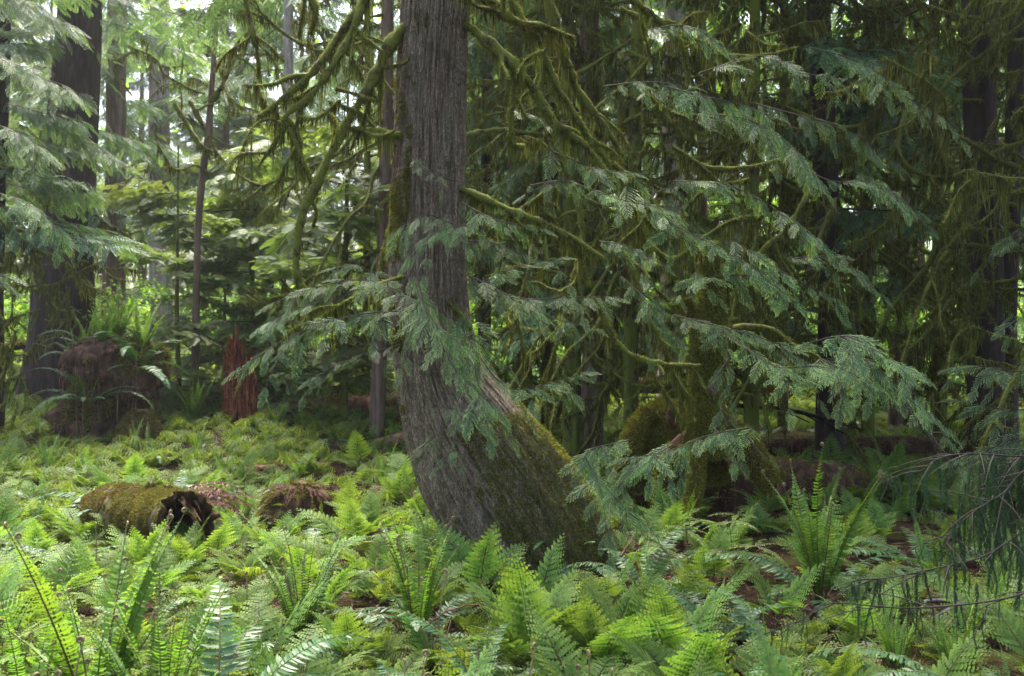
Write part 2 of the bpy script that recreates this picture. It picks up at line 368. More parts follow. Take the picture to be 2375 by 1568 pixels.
def sword_frond(L, e0, e1, pairs, w, seed, young=False, dead=False, pw=1.2):
    r = np.random.default_rng(seed); g = G()
    t, p, T, S, Nn = axis_curve(L, e0, e1, 24, pw, r.uniform(-.08, .08))
    tube(g, p, np.linspace(.0045, .0015, 24) * (1.2 if young else 1), 4, np.linspace(.2, .8, 24) if young else .35, 1)
    q = np.linspace(.13 if not young else .16, .985 if not young else .95, pairs); b = at_t(t, p, q); Tq = nrm(at_t(t, T, q)); Nq = nrm(at_t(t, Nn, q))
    prof = np.minimum(1, ((q - .08) / .16)) ** .6 * np.clip(1 - ((q - .28) / .74) ** 2, 0.03, 1) ** .8
    if young: prof *= np.clip((1 - q) * 4, .15, 1)
    for sg in (-1, 1):
        ang = r.normal(.12 if not young else .05, .07, pairs) + .3 * q ** 2
        dz = r.normal(-.15 if not young else -.05, .12, pairs) - (.5 if dead else 0)
        D = S[0] * sg * np.cos(ang)[:, None] + Tq * np.sin(ang)[:, None] + Nq * dz[:, None]
        tw = r.normal(.1 if not young else .75, .2, pairs)[:, None] * (1 if not dead else 3)
        Nl = Nq + Tq * tw
        ll = w * prof * r.uniform(.88, 1.08, pairs) * (1 if not dead else r.uniform(.4, 1, pairs))
        bb = b + Tq * r.normal(0, .002, pairs)[:, None]
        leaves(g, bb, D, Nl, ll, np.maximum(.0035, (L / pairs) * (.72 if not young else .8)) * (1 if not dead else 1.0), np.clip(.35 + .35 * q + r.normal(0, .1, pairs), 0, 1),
               'l', bend=Tq * .16 + Nq * (-.1 if not young else .06))
    if young: fiddle(g, p[-1], T[-1], r.uniform(.007, .014))
    return g.pack()
def wood_frond(L, e0, e1, w, seed, np_=12, nl=9, lod=False):
    r = np.random.default_rng(seed); g = G()
    t, p, T, S, Nn = axis_curve(L, e0, e1, 14, 1.3, r.uniform(-.1, .1))
    tube(g, p, np.linspace(.0028, .001, 14), 3, .45, 1)
    q = .30 + .69 * (np.linspace(0, 1, np_) ** .88); b = at_t(t, p, q); Tq = nrm(at_t(t, T, q)); Nq = nrm(at_t(t, Nn, q))
    prof = (1 - (q - .30) / .72) ** .85
    for sg in (-1, 1):
        ang = .32 + .35 * (q - .3)
        D = nrm(S[0] * sg * np.cos(ang)[:, None] + Tq * np.sin(ang)[:, None] + Nq * r.normal(.02, .08, np_)[:, None])
        ll = w * prof * r.uniform(.9, 1.08, np_)
        for i in range(np_):
            if ll[i] < .008: continue
            if lod:
                leaves(g, b[i:i + 1], D[i:i + 1], Nq[i:i + 1], ll[i], ll[i] * .2 + .004, .3 + .5 * q[i] + r.normal(0, .1), 'l', bend=Tq[i:i + 1] * .12 - Nq[i:i + 1] * .12)
                continue
            k = max(3, int(nl * (ll[i] / w) ** .6)); s = np.linspace(.06, .97, k)
            dr = D[i] * ll[i]; bp = b[i] + dr * s[:, None] + Tq[i] * (.12 * ll[i] * s ** 2)[:, None] - Nq[i] * (.12 * ll[i] * s ** 2)[:, None]
            pl = ll[i] * .30 * (1 - s) ** .7 + .004
            for s2 in (-1, 1):
                a2 = .55
                D2 = Tq[i] * s2 * math.cos(a2) + D[i] * math.sin(a2) + Nq[i] * r.normal(-.05, .1)
                leaves(g, bp, np.tile(D2, (k, 1)), Nq[i:i + 1] + r.normal(0, .08, (k, 3)), pl, np.maximum(.0035, ll[i] / k * 1.15), np.clip(.25 + .45 * s + r.normal(0, .08, k), 0, 1), 'd')
    return g.pack()

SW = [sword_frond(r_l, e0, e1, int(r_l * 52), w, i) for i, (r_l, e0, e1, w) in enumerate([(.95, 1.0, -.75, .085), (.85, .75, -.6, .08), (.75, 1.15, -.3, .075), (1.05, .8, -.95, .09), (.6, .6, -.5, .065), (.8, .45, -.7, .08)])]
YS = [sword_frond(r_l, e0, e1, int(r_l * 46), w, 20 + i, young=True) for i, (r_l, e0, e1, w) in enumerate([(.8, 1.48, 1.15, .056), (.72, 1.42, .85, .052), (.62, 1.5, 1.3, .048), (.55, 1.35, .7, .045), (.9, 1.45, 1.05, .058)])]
DS = [sword_frond(r_l, e0, e1, int(r_l * 40), w, 40 + i, dead=True) for i, (r_l, e0, e1, w) in enumerate([(.8, .4, -1.0, .05), (.7, .1, -.7, .05), (.6, .6, -1.3, .045)])]
WF = [wood_frond(r_l, e0, e1, w, 60 + i) for i, (r_l, e0, e1, w) in enumerate([(.55, 1.2, .15, .17), (.48, 1.05, -.1, .15), (.62, 1.3, .5, .18), (.42, .9, -.05, .14)])]
SWm = [g.mesh("sword_frond", [M['sword'], M['rachis']]) for g in SW]
YSm = [g.mesh("young_frond", [M['sword_new'], M['rachis']]) for g in YS]
DSm = [g.mesh("dead_frond", [M['dead'], M['dead']]) for g in DS]
WFm = [g.mesh("wood_fern_frond", [M['wood'], M['rachis']]) for g in WF]
# bare coiled shoots
def crozier(h, seed):
    r = np.random.default_rng(seed); g = G(); t, p, T, S, Nn = axis_curve(h, 1.55, 1.2, 12, 1, .05)
    tube(g, p, np.linspace(.0055, .004, 12), 5, np.linspace(.3, 1, 12), 0)
    fiddle(g, p[-1], T[-1], .016, .006, 0, .9)
    q = r.uniform(.3, 1, 40); b = at_t(t, p, q)
    leaves(g, b, r.normal(0, 1, (40, 3)) + [0, 0, .3], r.normal(0, 1, (40, 3)), .012, .004, .9, 'd')
    return g.mesh("crozier", [M['rachis']])
CZ = [crozier(.45, 1), crozier(.6, 2), crozier(.35, 3)]

def fern(name, label, cat, loc, group, spec, rotz=0.0, seed=0, scale=1.0, az=None):
    """spec: list of (meshes, count, scale lo, hi, tilt, part name)"""
    r = random.Random(seed); o = thing(name, label, cat, loc, group, rotz)
    for meshes, n, s0, s1, tilt, pn in spec:
        for i in range(n):
            a = (2 * math.pi * i / n + r.uniform(-.3, .3)) if az is None else r.uniform(*az)
            s = r.uniform(s0, s1) * scale
            Mx = Matrix.Rotation(a, 4, 'Z') @ Matrix.Translation((.02, 0, 0)) @ Matrix.Rotation(r.uniform(-tilt, tilt), 4, 'Y') @ Matrix.Rotation(r.uniform(-.25, .25), 4, 'X') @ Matrix.Scale(s, 4)
            obj(pn, r.choice(meshes), o, M=Mx)
    return o
def gloc(px, py):
    p = GP(px, py); return (p[0], p[1], p[2] - .01)

# hero ferns, each by its own place in the wood
HF = [
 # px, py(ground), kind, label, scale, seed
 (225, 1720, 'young', "tall upright young sword fern, bright green, in front left corner below the hollow log", 1.02, 1),
 (370, 1760, 'young', "upright young sword fern just right of the tallest clump in front left corner", .85, 2),
 (60, 1700, 'mix', "sword fern with leaning ladder fronds at the left edge beside the tall upright clump", .75, 3),
 (500, 1730, 'old', "dark glossy sword fern with long arching fronds, right of the tall upright clump", 1.0, 4),
 (970, 1500, 'youngmix', "upright young sword fern with coiled tips in front of the leaning trunk's left foot", .95, 5),
 (700, 1500, 'youngmix', "slender upright young sword fern left of the clump with coiled tips", .85, 6),
 (1900, 1400, 'youngmix2', "large sword fern with upright curled green fronds and arching dark fronds on the bare litter", 1.1, 7),
 (1500, 1370, 'old', "dark sword fern at the right foot of the leaning trunk beneath hanging cedar sprays", .7, 8),
 (1120, 1330, 'old', "low dark sword fern spreading at the very base of the leaning trunk", .6, 9),
 (1330, 1330, 'old', "low sword fern beneath the mossy flank of the leaning trunk", .62, 10),
 (1790, 1560, 'old', "glossy sword fern with bluish reflections in front of the large curled fern", .95, 11),
 (1120, 1640, 'old', "dark sword fern sprawling at bottom centre under the coiled brown shoots", .8, 12),
 (930, 1700, 'old', "broad dark sword fern at the bottom edge below the coiled clump", .8, 13),
 (280, 1240, 'old', "blue-green sword fern arching over the back of the hollow mossy log", 1.0, 14),
 (420, 1215, 'old', "sword fern drooping over the right end of the hollow log", .85, 15),
 (740, 1240, 'old', "sword fern arching over the small brown hump left of the leaning trunk", .75, 16),
 (860, 1230, 'mix', "sword fern between the small brown hump and the leaning trunk", .7, 17),
 (560, 1240, 'young', "upright young sword fern between hollow log and small brown hump", .7, 18),
 (90, 1180, 'mix', "sword fern with upright tips at the left edge behind the hollow log", .7, 19),
 (150, 1330, 'old', "shining sword fern at the left end of the hollow log over brown litter", .62, 20),
 (450, 1010, 'young', "yellow-green fern growing to the left of the broken red stump", .95, 21),
 (640, 1000, 'young', "yellow-green fern growing just behind the broken red stump", .6, 22),
 (350, 1085, 'mix', "sunlit sword fern in front of the fern-topped stump", .7, 23),
 (460, 1080, 'mix', "sword fern with pale shining fronds in front left of the red stump", .65, 24),
 (2150, 1330, 'old', "sword fern with arching silver-lit fronds right of the large curled fern", 1.1, 25),
 (2060, 1150, 'wood', "bright green lady fern on the mound behind the large curled fern", 1.2, 26),
 (2130, 1190, 'wood', "bright green lady fern under drooping dark conifer twigs", 1.15, 27),
 (1990, 1190, 'wood', "light green lady fern to the left of the bright fern mound", 1.0, 28),
 (2220, 1600, 'young', "young curled sword fern at bottom right under the dark drooping twigs", .55, 29),
 (2080, 1560, 'young', "small fan of young curled fronds on the brown litter at bottom right", .5, 30),
 (2330, 1450, 'youngmix', "young sword fern half hidden by dark drooping twigs at the right edge", .65, 31),
 (1480, 1150, 'old', "dark fern growing against the mossy arched stump", .7, 32),
 (1440, 1080, 'mix', "upright dark fern at the left side of the mossy arched stump", .62, 33),
 (1660, 1500, 'old', "sword fern half buried in the wood ferns right of centre", .6, 34),
 (1240, 1560, 'wood', "broad light green wood fern in front of the leaning trunk's right foot", 1.0, 35),
 (1560, 1560, 'wood', "tall triangular light green wood fern right of centre in front of the bare litter", 1.05, 36),
 (1400, 1570, 'wood', "wide spreading light green wood fern in the middle front", 1.05, 37),
 (430, 1350, 'wood', "light green wood fern right in front of the hollow log's dark opening", .8, 42),
 (330, 1345, 'wood', "light green wood fern leaning against the hollow log's front", .75, 43),
 (640, 1290, 'wood', "light green wood fern before the small brown hump", .7, 44),
 (2360, 1720, 'old', "dark glossy sword fern in the bottom right corner", .7, 38),
 (1580, 1800, 'old', "sword fern frond with silver sheen rising at the bottom edge right of centre", .8, 39),
 (1800, 1700, 'young', "young curled fern at bottom right of centre", .55, 40),
 (760, 1760, 'old', "arching sword fern at the bottom edge left of centre", .85, 41),
]
SPEC = {
 'young': [(YSm, 19, .75, 1.1, .16, 'young_frond'), (SWm, 5, .5, .7, .2, 'frond')],
 'mix': [(YSm, 6, .7, 1.0, .15, 'young_frond'), (SWm, 8, .6, .9, .2, 'frond')],
 'youngmix': [(YSm, 15, .75, 1.05, .12, 'young_frond'), (SWm, 9, .55, .8, .15, 'frond'), (DSm, 3, .5, .8, .2, 'dead_frond'), (CZ, 3, .7, 1.1, .1, 'coiled_shoot')],
 'youngmix2': [(YSm, 15, .8, 1.1, .18, 'young_frond'), (SWm, 10, .6, .85, .15, 'frond'), (DSm, 5, .6, .9, .2, 'dead_frond')],
 'old': [(SWm, 12, .65, 1.15, .34, 'frond'), (YSm, 2, .5, .7, .1, 'young_frond'), (DSm, 3, .5, .8, .2, 'dead_frond')],
 'wood': [(WFm, 12, .75, 1.1, .3, 'frond')],
}
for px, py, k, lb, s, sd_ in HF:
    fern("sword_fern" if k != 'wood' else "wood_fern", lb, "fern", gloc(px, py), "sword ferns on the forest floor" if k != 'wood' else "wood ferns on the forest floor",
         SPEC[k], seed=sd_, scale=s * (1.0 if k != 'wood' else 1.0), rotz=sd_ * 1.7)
for px, py, n_, lb in ((930, 1790, 4, "cluster of brown coiled fern shoots at bottom centre-left"), (1180, 1800, 3, "few brown coiled fern shoots at bottom right of centre"), (150, 1810, 3, "brown coiled fern shoots inside the front left clump"), (1010, 1560, 3, "pale coiled fern shoots before the leaning trunk's left foot"), (1380, 1790, 3, "thin coiled shoots rising through the middle front ferns")):
    fern("fiddlehead", lb, "fern shoots", gloc(px, py), "coiled young fern shoots", [(CZ, n_ + 2, .55, .85, .2, 'coiled_shoot')], seed=px, scale=1.0)
HEROXY = [gloc(px, py)[:2] for px, py, *_ in HF]

# density of green ground plants over the floor, 0..1
def dens(x, y):
    px, py = proj(x, y)
    d = np.clip((fbm(np.stack([np.asarray(x) * 1.6, np.asarray(y) * 1.1, np.asarray(x) * 0 + 2], -1), 2) - .26) * 9, .4, 1)
    d = np.where(py > 1500, np.maximum(d, .7), d)
    bare = (px > 1480) & (px < 2420) & (py < 1440) & (py > 1030)
    d = np.where(bare, .08, d)
    d = np.where((px > 1380) & (px < 1620) & (py > 1180) & (py < 1400), .12, d)
    d = np.where((px > 1960) & (px < 2374) & (py > 1040) & (py < 1190), .9, d)
    d = np.where((px > 2000) & (py >= 1400), .45, d)
    d = np.where((px < 200) & (py > 1290) & (py < 1420), .35, d)
    d = np.where((px > 1230) & (py < 1030), 1.0, d)
    d = np.where((px > 1300) & (px < 1480) & (py < 1060) & (py > 985), .9, d)
    return d
def blocked(x, y):
    px, py = proj(x, y)
    c = [( .27, 7.0, .62), (-2.55, 7.5, .4)]
    b = np.zeros_like(np.asarray(x), bool)
    for cx, cy, r in c: b |= (x - cx) ** 2 + (y - cy) ** 2 < r * r
    b |= (y < 3.0)
    return b
def zone(x, y):
    px, py = proj(x, y)
    if py < 1120: return ("far left floor behind the hollow log" if px < 500 else "sunlit floor left of the leaning trunk" if px < 1050 else "shaded floor behind the leaning trunk" if px < 1500 else "shaded floor under mossy trees")
    if py < 1330: return ("floor around the hollow mossy log" if px < 620 else "floor just left of the leaning trunk" if px < 1130 else "foot of the leaning trunk" if px < 1500 else "brown litter right of the leaning trunk")
    return ("front left carpet" if px < 800 else "front middle carpet" if px < 1650 else "front right carpet")
# 3.. 11 m: individual wood ferns (largest in view)
pts = []
tries = 0
while len(pts) < 215 and tries < 60000:
    tries += 1
    y = 3.1 + 8.0 * rng.random() ** 1.25; x = (rng.random() - .5) * 1.08 * y
    if blocked(np.array(x), np.array(y)) or rng.random() > float(dens(np.array([x]), np.array([y]))[0]): continue
    md = .30 + .02 * y
    if any((x - q[0]) ** 2 + (y - q[1]) ** 2 < md * md for q in pts): continue
    if any((x - q[0]) ** 2 + (y - q[1]) ** 2 < .12 for q in HEROXY): continue
    pts.append((x, y))
def wf_plant(seed, n, s):
    r = random.Random(seed); g = G(); Ms = []
    for i in range(n):
        a = 2 * math.pi * i / n + r.uniform(-.5, .5)
        Mx = Matrix.Rotation(a, 4, 'Z') @ Matrix.Rotation(r.uniform(-.25, .35), 4, 'Y') @ Matrix.Rotation(r.uniform(-.3, .3), 4, 'X') @ Matrix.Scale(s * r.uniform(.7, 1.1), 4)
        g.inst(WF[r.randrange(4)], np.array(Mx))
    return g.mesh("wood_fern", [M['wood'], M['rachis']])
WP = [wf_plant(i, 5 + i % 4, 1.0) for i in range(6)]
for i, (x, y) in enumerate(pts):
    z = zone(x, y); k = rng.random(); s = float(rng.uniform(.62, 1.05))
    loc = (x, y, float(gz(x, y)) - .01)
    if y < 7:
        fern("wood_fern", "light green wood fern among its like in the " + z, "fern", loc, "small wood ferns in the green carpet", [(WFm, 5 + i % 3, .75, 1.1, .25, 'frond')] + ([(CZ, 1, .6, .9, .1, 'coiled_shoot')] if i % 5 == 0 else []), seed=i, scale=s, rotz=float(rng.random() * 6))
    else:
        o = obj("wood_fern", WP[i % 6], loc=loc, rot=(0, 0, float(rng.random() * 6.28)), scale=s)
        tag(o, "light green wood fern among its like in the " + z, "fern", "small wood ferns in the green carpet")
# scattered sword ferns in the middle distance
sp = []
tries = 0
while len(sp) < 60 and tries < 20000:
    tries += 1
    y = 4.0 + 14.0 * rng.random(); x = (rng.random() - .5) * 1.1 * y
    px, py = proj(x, y)
    if blocked(np.array(x), np.array(y)) or rng.random() > .25 + .75 * float(dens(np.array([x]), np.array([y]))[0]): continue
    if any((x - q[0]) ** 2 + (y - q[1]) ** 2 < .5 for q in HEROXY) or any((x - q[0]) ** 2 + (y - q[1]) ** 2 < .7 for q in sp): continue
    sp.append((x, y))
for i, (x, y) in enumerate(sp):
    z = zone(x, y); yng = rng.random() < .5
    fern("sword_fern", ("young upright" if yng else "dark arching") + " sword fern scattered in the " + z, "fern", (x, y, float(gz(x, y)) - .01), "smaller sword ferns scattered in the carpet",
         [(YSm, 7, .6, .9, .2, 'young_frond'), (SWm, 4, .5, .7, .2, 'frond')] if yng else [(SWm, 8, .55, .85, .2, 'frond'), (DSm, 2, .5, .8, .2, 'dead_frond')], seed=300 + i, scale=.6 if y < 7 else .75)

# low oak fern ground cover nobody could count
def oak(lod):
    g = G(); f = wood_frond(.30, 1.35, -.1, .12, 91, 12 if lod else 8, 6, lod)
    for a, s in ((0, 1), (2.2, .8), (-2.1, .85)):
        Mx = np.array(Matrix.Rotation(a, 4, 'Z') @ Matrix.Scale(s, 4)); g.inst(f, Mx)
    return g.pack()
OK = [oak(False), oak(True)]
def oak_mid():
    g = G(); f = wood_frond(.30, 1.35, -.1, .12, 92, 7, 4)
    for a, s in ((0, 1), (2.2, .8), (-2.1, .85)): g.inst(f, np.array(Matrix.Rotation(a, 4, 'Z') @ Matrix.Scale(s, 4)))
    return g.pack()
OK.append(oak_mid())
def scatter_cover():
    g = G()
    for lod, y0, y1, n in ((0, 3.0, 8.5, 1000), (2, 8.0, 17.5, 3900), (1, 17.0, 34.0, 4200)):
        y = y0 + (y1 - y0) * rng.random(n) ** .9; x = (rng.random(n) - .5) * 1.12 * y
        keep = (rng.random(n) < dens(x, y)) & ~blocked(x, y)
        x, y = x[keep], y[keep]; n2 = len(x); a = rng.random(n2) * 6.28; s = rng.uniform(.5, 1.0, n2) * (1 if lod == 0 else 1.25)
        tx, ty = rng.normal(0, .18, n2), rng.normal(0, .18, n2)
        D = np.stack([np.cos(a), np.sin(a), tx], -1); Nn = np.stack([tx, ty, np.ones(n2)], -1)
        g.inst(OK[lod], frameM(np.stack([x, y, gz(x, y) - .02], -1), D, Nn, s), rng.normal(0, .12, n2))
    o = obj("oak_fern_ground_cover", g.mesh("oak_fern_ground_cover", [M['carpet'], M['rachis']]))
    tag(o, "low bright green oak fern carpet covering the forest floor", "ground cover", kind='stuff')
scatter_cover()
def litter():
    g = G(); n = 60000
    y = 3 + 17 * rng.random(n) ** .9; x = (rng.random(n) - .48) * 1.2 * y
    p = np.stack([x, y, gz(x, y) + rng.uniform(.0, .035, n)], -1)
    D = rng.normal(0, 1, (n, 3)) * [1, 1, .25]; L = rng.uniform(.02, .12, n)
    leaves(g, p, D, rng.normal(0, .4, (n, 3)) + [0, 0, 1], L, rng.uniform(.003, .014, n), rng.random(n), 'd')
    f = DS[1]
    n = 800; y = 4 + 13 * rng.random(n); x = (-.45 + .97 * rng.random(n) ** .6) * y; a = rng.random(n) * 6.28
    Mm = frameM(np.stack([x, y, gz(x, y) + .06], -1), np.stack([np.cos(a), np.sin(a), np.full(n, -.05)], -1), np.tile([0, 0, 1.0], (n, 1)), rng.uniform(.35, .7, n))
    g.inst(f, Mm, rng.normal(0, .15, n), mm=0)
    tag(obj("leaf_litter", g.mesh("leaf_litter", [M['dead']])), "brown needles, twigs and dead fern scraps strewn on the ground", "litter", kind='stuff')
litter()

# ------------------------------------------------------------------ moss on branches
def fuzz(g, V, dirs, n, L=(.012, .03), W=.005, down=.7, m=0, mask=None, a0=.5, rr=rng):
    """tufts on the surface of a tube: V, dirs (n,k,3)"""
    a_, b_ = V.shape[:2]; i = rr.integers(0, a_ - 1, n); j = rr.integers(0, b_, n); u = rr.random((n, 1)); v = rr.random((n, 1)); j2 = (j + 1) % b_
    p = V[i, j] * (1 - u) * (1 - v) + V[i + 1, j] * u * (1 - v) + V[i, j2] * (1 - u) * v + V[i + 1, j2] * u * v
    d = dirs[i, j]
    if mask is not None:
        k = mask(p, d); p, d = p[k], d[k]; n = len(p)
        if n == 0: return g
    D = d * .8 + rr.normal(0, .45, (n, 3)) + np.array([0, 0, -down])
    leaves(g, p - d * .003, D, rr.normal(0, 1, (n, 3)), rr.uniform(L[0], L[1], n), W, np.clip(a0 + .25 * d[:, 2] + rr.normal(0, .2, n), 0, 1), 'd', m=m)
    return g
def beard(g, path, dens_, Lmax, W, rr, r0=.01, m=0, sc=1.0):
    """hanging moss below a branch"""
    Ln = plen(path); nc = max(1, int(Ln * dens_ * 1.4)); t = rr.random(nc); t = t[vn(np.stack([t * Ln * 4, t * 0 + Ln * 7, t * 0], -1)) > .4]; idx = t * (len(path) - 1)
    for q in idx:
        i = int(q); i = min(i, len(path) - 2); c = path[i] + (path[i + 1] - path[i]) * (q - i); ax = path[i + 1] - path[i]; ax = ax / (np.linalg.norm(ax) + 1e-9)
        k = int(rr.uniform(7, 18)); h = Lmax * rr.uniform(.15, 1) ** 1.6; wd = rr.uniform(.02, .06) * sc
        o = rr.normal(0, wd, k); ll = h * np.exp(-(o / (wd * 1.2)) ** 2) * rr.uniform(.5, 1.1, k) + .012
        p = c + ax * o[:, None] + rr.normal(0, .006, (k, 3)) * sc - np.array([0, 0, r0 * .5])
        D = np.stack([rr.normal(0, .10, k), rr.normal(0, .10, k), -np.ones(k)], -1)
        leaves(g, p, D, np.stack([rr.normal(0, 1, k), rr.normal(0, 1, k), np.zeros(k)], -1), ll, rr.uniform(.6, 1.3, k) * W, np.clip(.42 + rr.normal(0, .18, k), 0, 1), 'l', m=m)
    return g
MB_ = 1.4
def mossy_branch(pts, r0, r1, seed, hang=5, Lmax=.25, Wd=.0065, fz=600, subs=3, sublen=.5, k=8, lod=1.0):
    """returns (branch G, moss G) in the coordinates of pts"""
    rr = np.random.default_rng(seed); gb, gm = G(), G()
    def one(path, a, b, hg, lm, fzz):
        n = len(path); t = np.linspace(0, 1, n); s = np.linspace(0, plen(path), n)
        nz = fbm(np.stack([s * 14, s * 0 + seed, s * 0], -1), 2)
        rad = (a + (b - a) * t) * (.5 + 1.1 * nz ** 1.5) + .002
        V, dd = tube(gb, path, rad, k, np.clip(.2 + .7 * nz, 0, 1), 0, disp=lambda r, th, ss, d: r * (.8 + .4 * vn(np.stack([th * 1.3, ss * 25, th * 0 + seed], -1))))
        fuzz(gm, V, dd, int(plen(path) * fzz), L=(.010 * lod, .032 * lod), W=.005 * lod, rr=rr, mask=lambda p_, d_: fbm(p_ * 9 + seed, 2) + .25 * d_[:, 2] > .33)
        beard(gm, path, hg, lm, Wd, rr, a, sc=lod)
    Ln = plen(np.asarray(pts)); n = max(8, int(Ln / .035 / lod))
    path = spline(pts, n); wob = .02 * (fbm(np.stack([np.linspace(0, Ln * 5, n), np.full(n, seed * 1.3), np.zeros(n)], -1), 2) - .5)
    path = path + np.stack([wob, wob * .5, np.roll(wob, 5)], -1)
    one(path, r0, r1, hang, Lmax, fz)
    for _ in range(subs):
        i = int(rr.uniform(.15, .95) * (n - 1)); T = nrm(path[min(i + 1, n - 1)] - path[max(i - 1, 0)])
        d = nrm(T * .6 + rr.normal(0, .55, 3) + np.array([0, 0, -.25])); l = sublen * rr.uniform(.4, 1.2)
        q = [path[i]]
        for _k in range(4):
            d = nrm(d + rr.normal(0, .28, 3) + np.array([0, 0, -.1])); q.append(q[-1] + d * l / 4)
        sp_ = spline(q, max(6, int(l / .04 / lod)))
        one(sp_, r0 * .38, max(.002, r1 * .4), hang * .9, Lmax * .7, fz * .6)
    return gb.pack(), gm.pack()

# ------------------------------------------------------------------ cedar sprays
def cedar_spray(L, n, seed, sub=.0088, wl=.0034, full=True):
    """flat drooping spray: axis +x, plane xy, droops towards -z"""
    r = np.random.default_rng(seed); g = G(); t = np.linspace(.04, 1, n)
    def ax(q): return np.stack([q * L, .04 * L * np.sin(q * 4 + seed), -.16 * L * q ** 2], -1)
    pa = ax(np.linspace(0, 1, 10)); tube(g, pa, np.linspace(.0022, .0008, 10), 3, .3, 1 if full else 0)
    for sg in (-1, 1):
        tt = t + (sg > 0) * .5 / n; tt = tt[tt < .99]
        for q in tt:
            b = ax(np.array([q]))[0]; ll = L * .34 * min(1, (q + .05) / .22) ** .7 * (1 - q) ** .62 * r.uniform(.8, 1.1) + .008
            ang = .75 - .15 * q + r.normal(0, .06); D = np.array([math.cos(ang), sg * math.sin(ang), r.normal(-.08, .1)])
            if not full:
                leaves(g, [b], [D], [[0, 0, 1]], ll, wl, np.clip(.35 + .3 * q + r.normal(0, .12), 0, 1), 'd', bend=np.array([[.1, 0, -.12]])); continue
            k = max(2, int(ll / (sub * .66))); s = np.linspace(.1, 1, k); bp = b + D * (s * ll)[:, None] + np.array([.10, 0, -.14]) * (s ** 2 * ll)[:, None]
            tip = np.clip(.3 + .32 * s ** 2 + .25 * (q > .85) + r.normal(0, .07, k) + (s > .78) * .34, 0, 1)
            for s2 in (-1, 1):
                a2 = ang + s2 * .62 * 1.0
                D2 = np.array([math.cos(a2), sg * math.sin(a2), -.1])
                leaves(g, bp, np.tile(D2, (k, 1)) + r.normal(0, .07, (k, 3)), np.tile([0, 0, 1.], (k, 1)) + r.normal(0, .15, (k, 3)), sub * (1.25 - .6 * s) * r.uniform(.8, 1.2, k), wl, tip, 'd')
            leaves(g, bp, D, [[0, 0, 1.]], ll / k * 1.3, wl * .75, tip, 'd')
    return g.pack()
CS = [cedar_spray(L, n, i) for i, (L, n) in enumerate([(.28, 12), (.22, 10), (.32, 13), (.18, 9), (.25, 11)])]
CL = [cedar_spray(.42, 9, 30 + i, wl=.03, full=False) for i in range(3)]

def leafy_branch(pts, seed, dens_=22, s=(.6, 1.05), hang=.55, twig=.0042, lib=None, tip=0.0, side=(1, 1)):
    """a drooping leafy cedar branch: twig tube + sprays along it"""
    rr = np.random.default_rng(seed); lib = lib or CS; g = G(); Ln = plen(np.asarray(pts)); n = max(10, int(Ln / .03))
    path = spline(pts, n); tube(g, path, np.linspace(twig, .0018, n), 5, .4, 1)
    hf = rr.uniform(.45, 1.2)
    def dress(pth, kd, s0, s1):
        T, U, B = frames(pth); nn = len(pth); k = max(3, int(plen(pth) * kd))
        t = (np.arange(k) + rr.random(k)) / k; i = (t * (nn - 1)).astype(int); sg = np.where(np.arange(k) % 2 == 0, 1, -1)
        Tk = T[i]; hor = nrm(np.cross(Tk, np.array([0, 0, 1.0]))) * sg[:, None]
        D = hor * rr.uniform(.3, .9, k)[:, None] + Tk * rr.uniform(.4, 1.0, k)[:, None] + np.array([0, 0, -1.0]) * (hang * hf * rr.uniform(.0, 2.0, k))[:, None]
        Nn = np.array([0, -.6, 1.0]) + rr.normal(0, .3, (k, 3))
        sc_ = rr.uniform(s0 * .75, s1 * 1.15, k) * (1.1 - .5 * t)
        which = rr.integers(0, len(lib), k)
        for q in range(len(lib)):
            w_ = which == q
            if w_.any(): g.inst(lib[q], frameM(pth[i][w_], D[w_], Nn[w_], sc_[w_]), (rr.normal(tip, .09, w_.sum())))
        g.inst(lib[0], frameM(pth[-1], T[-1] + [0, 0, -.1], [[0, -.4, 1]], .6 * s1), [.1 + tip])
        return T
    T = dress(path, dens_ * .65, s[0], s[1])
    ns = int(Ln * 5.0); 
    for q in range(ns):
        i = int((.1 + .8 * (q + rr.random()) / ns) * (n - 1)); h = nrm(np.cross(T[i], np.array([0, 0, 1.0]))) * (1 if q % 2 else -1)
        d = nrm(T[i] * .8 + h * .8 + np.array([0, 0, rr.uniform(-.3, .2)])); l = rr.uniform(.18, .5) * (s[1])
        sp2 = spline([path[i], path[i] + d * l * .5 + [0, 0, -.01], path[i] + d * l + [0, 0, -.06 - .2 * l]], 8)
        tube(g, sp2, np.linspace(twig * .4, .0012, 8), 4, .4, 1)
        dress(sp2, dens_ * .5, s[0] * .75, s[1] * .9)
    return g.pack()

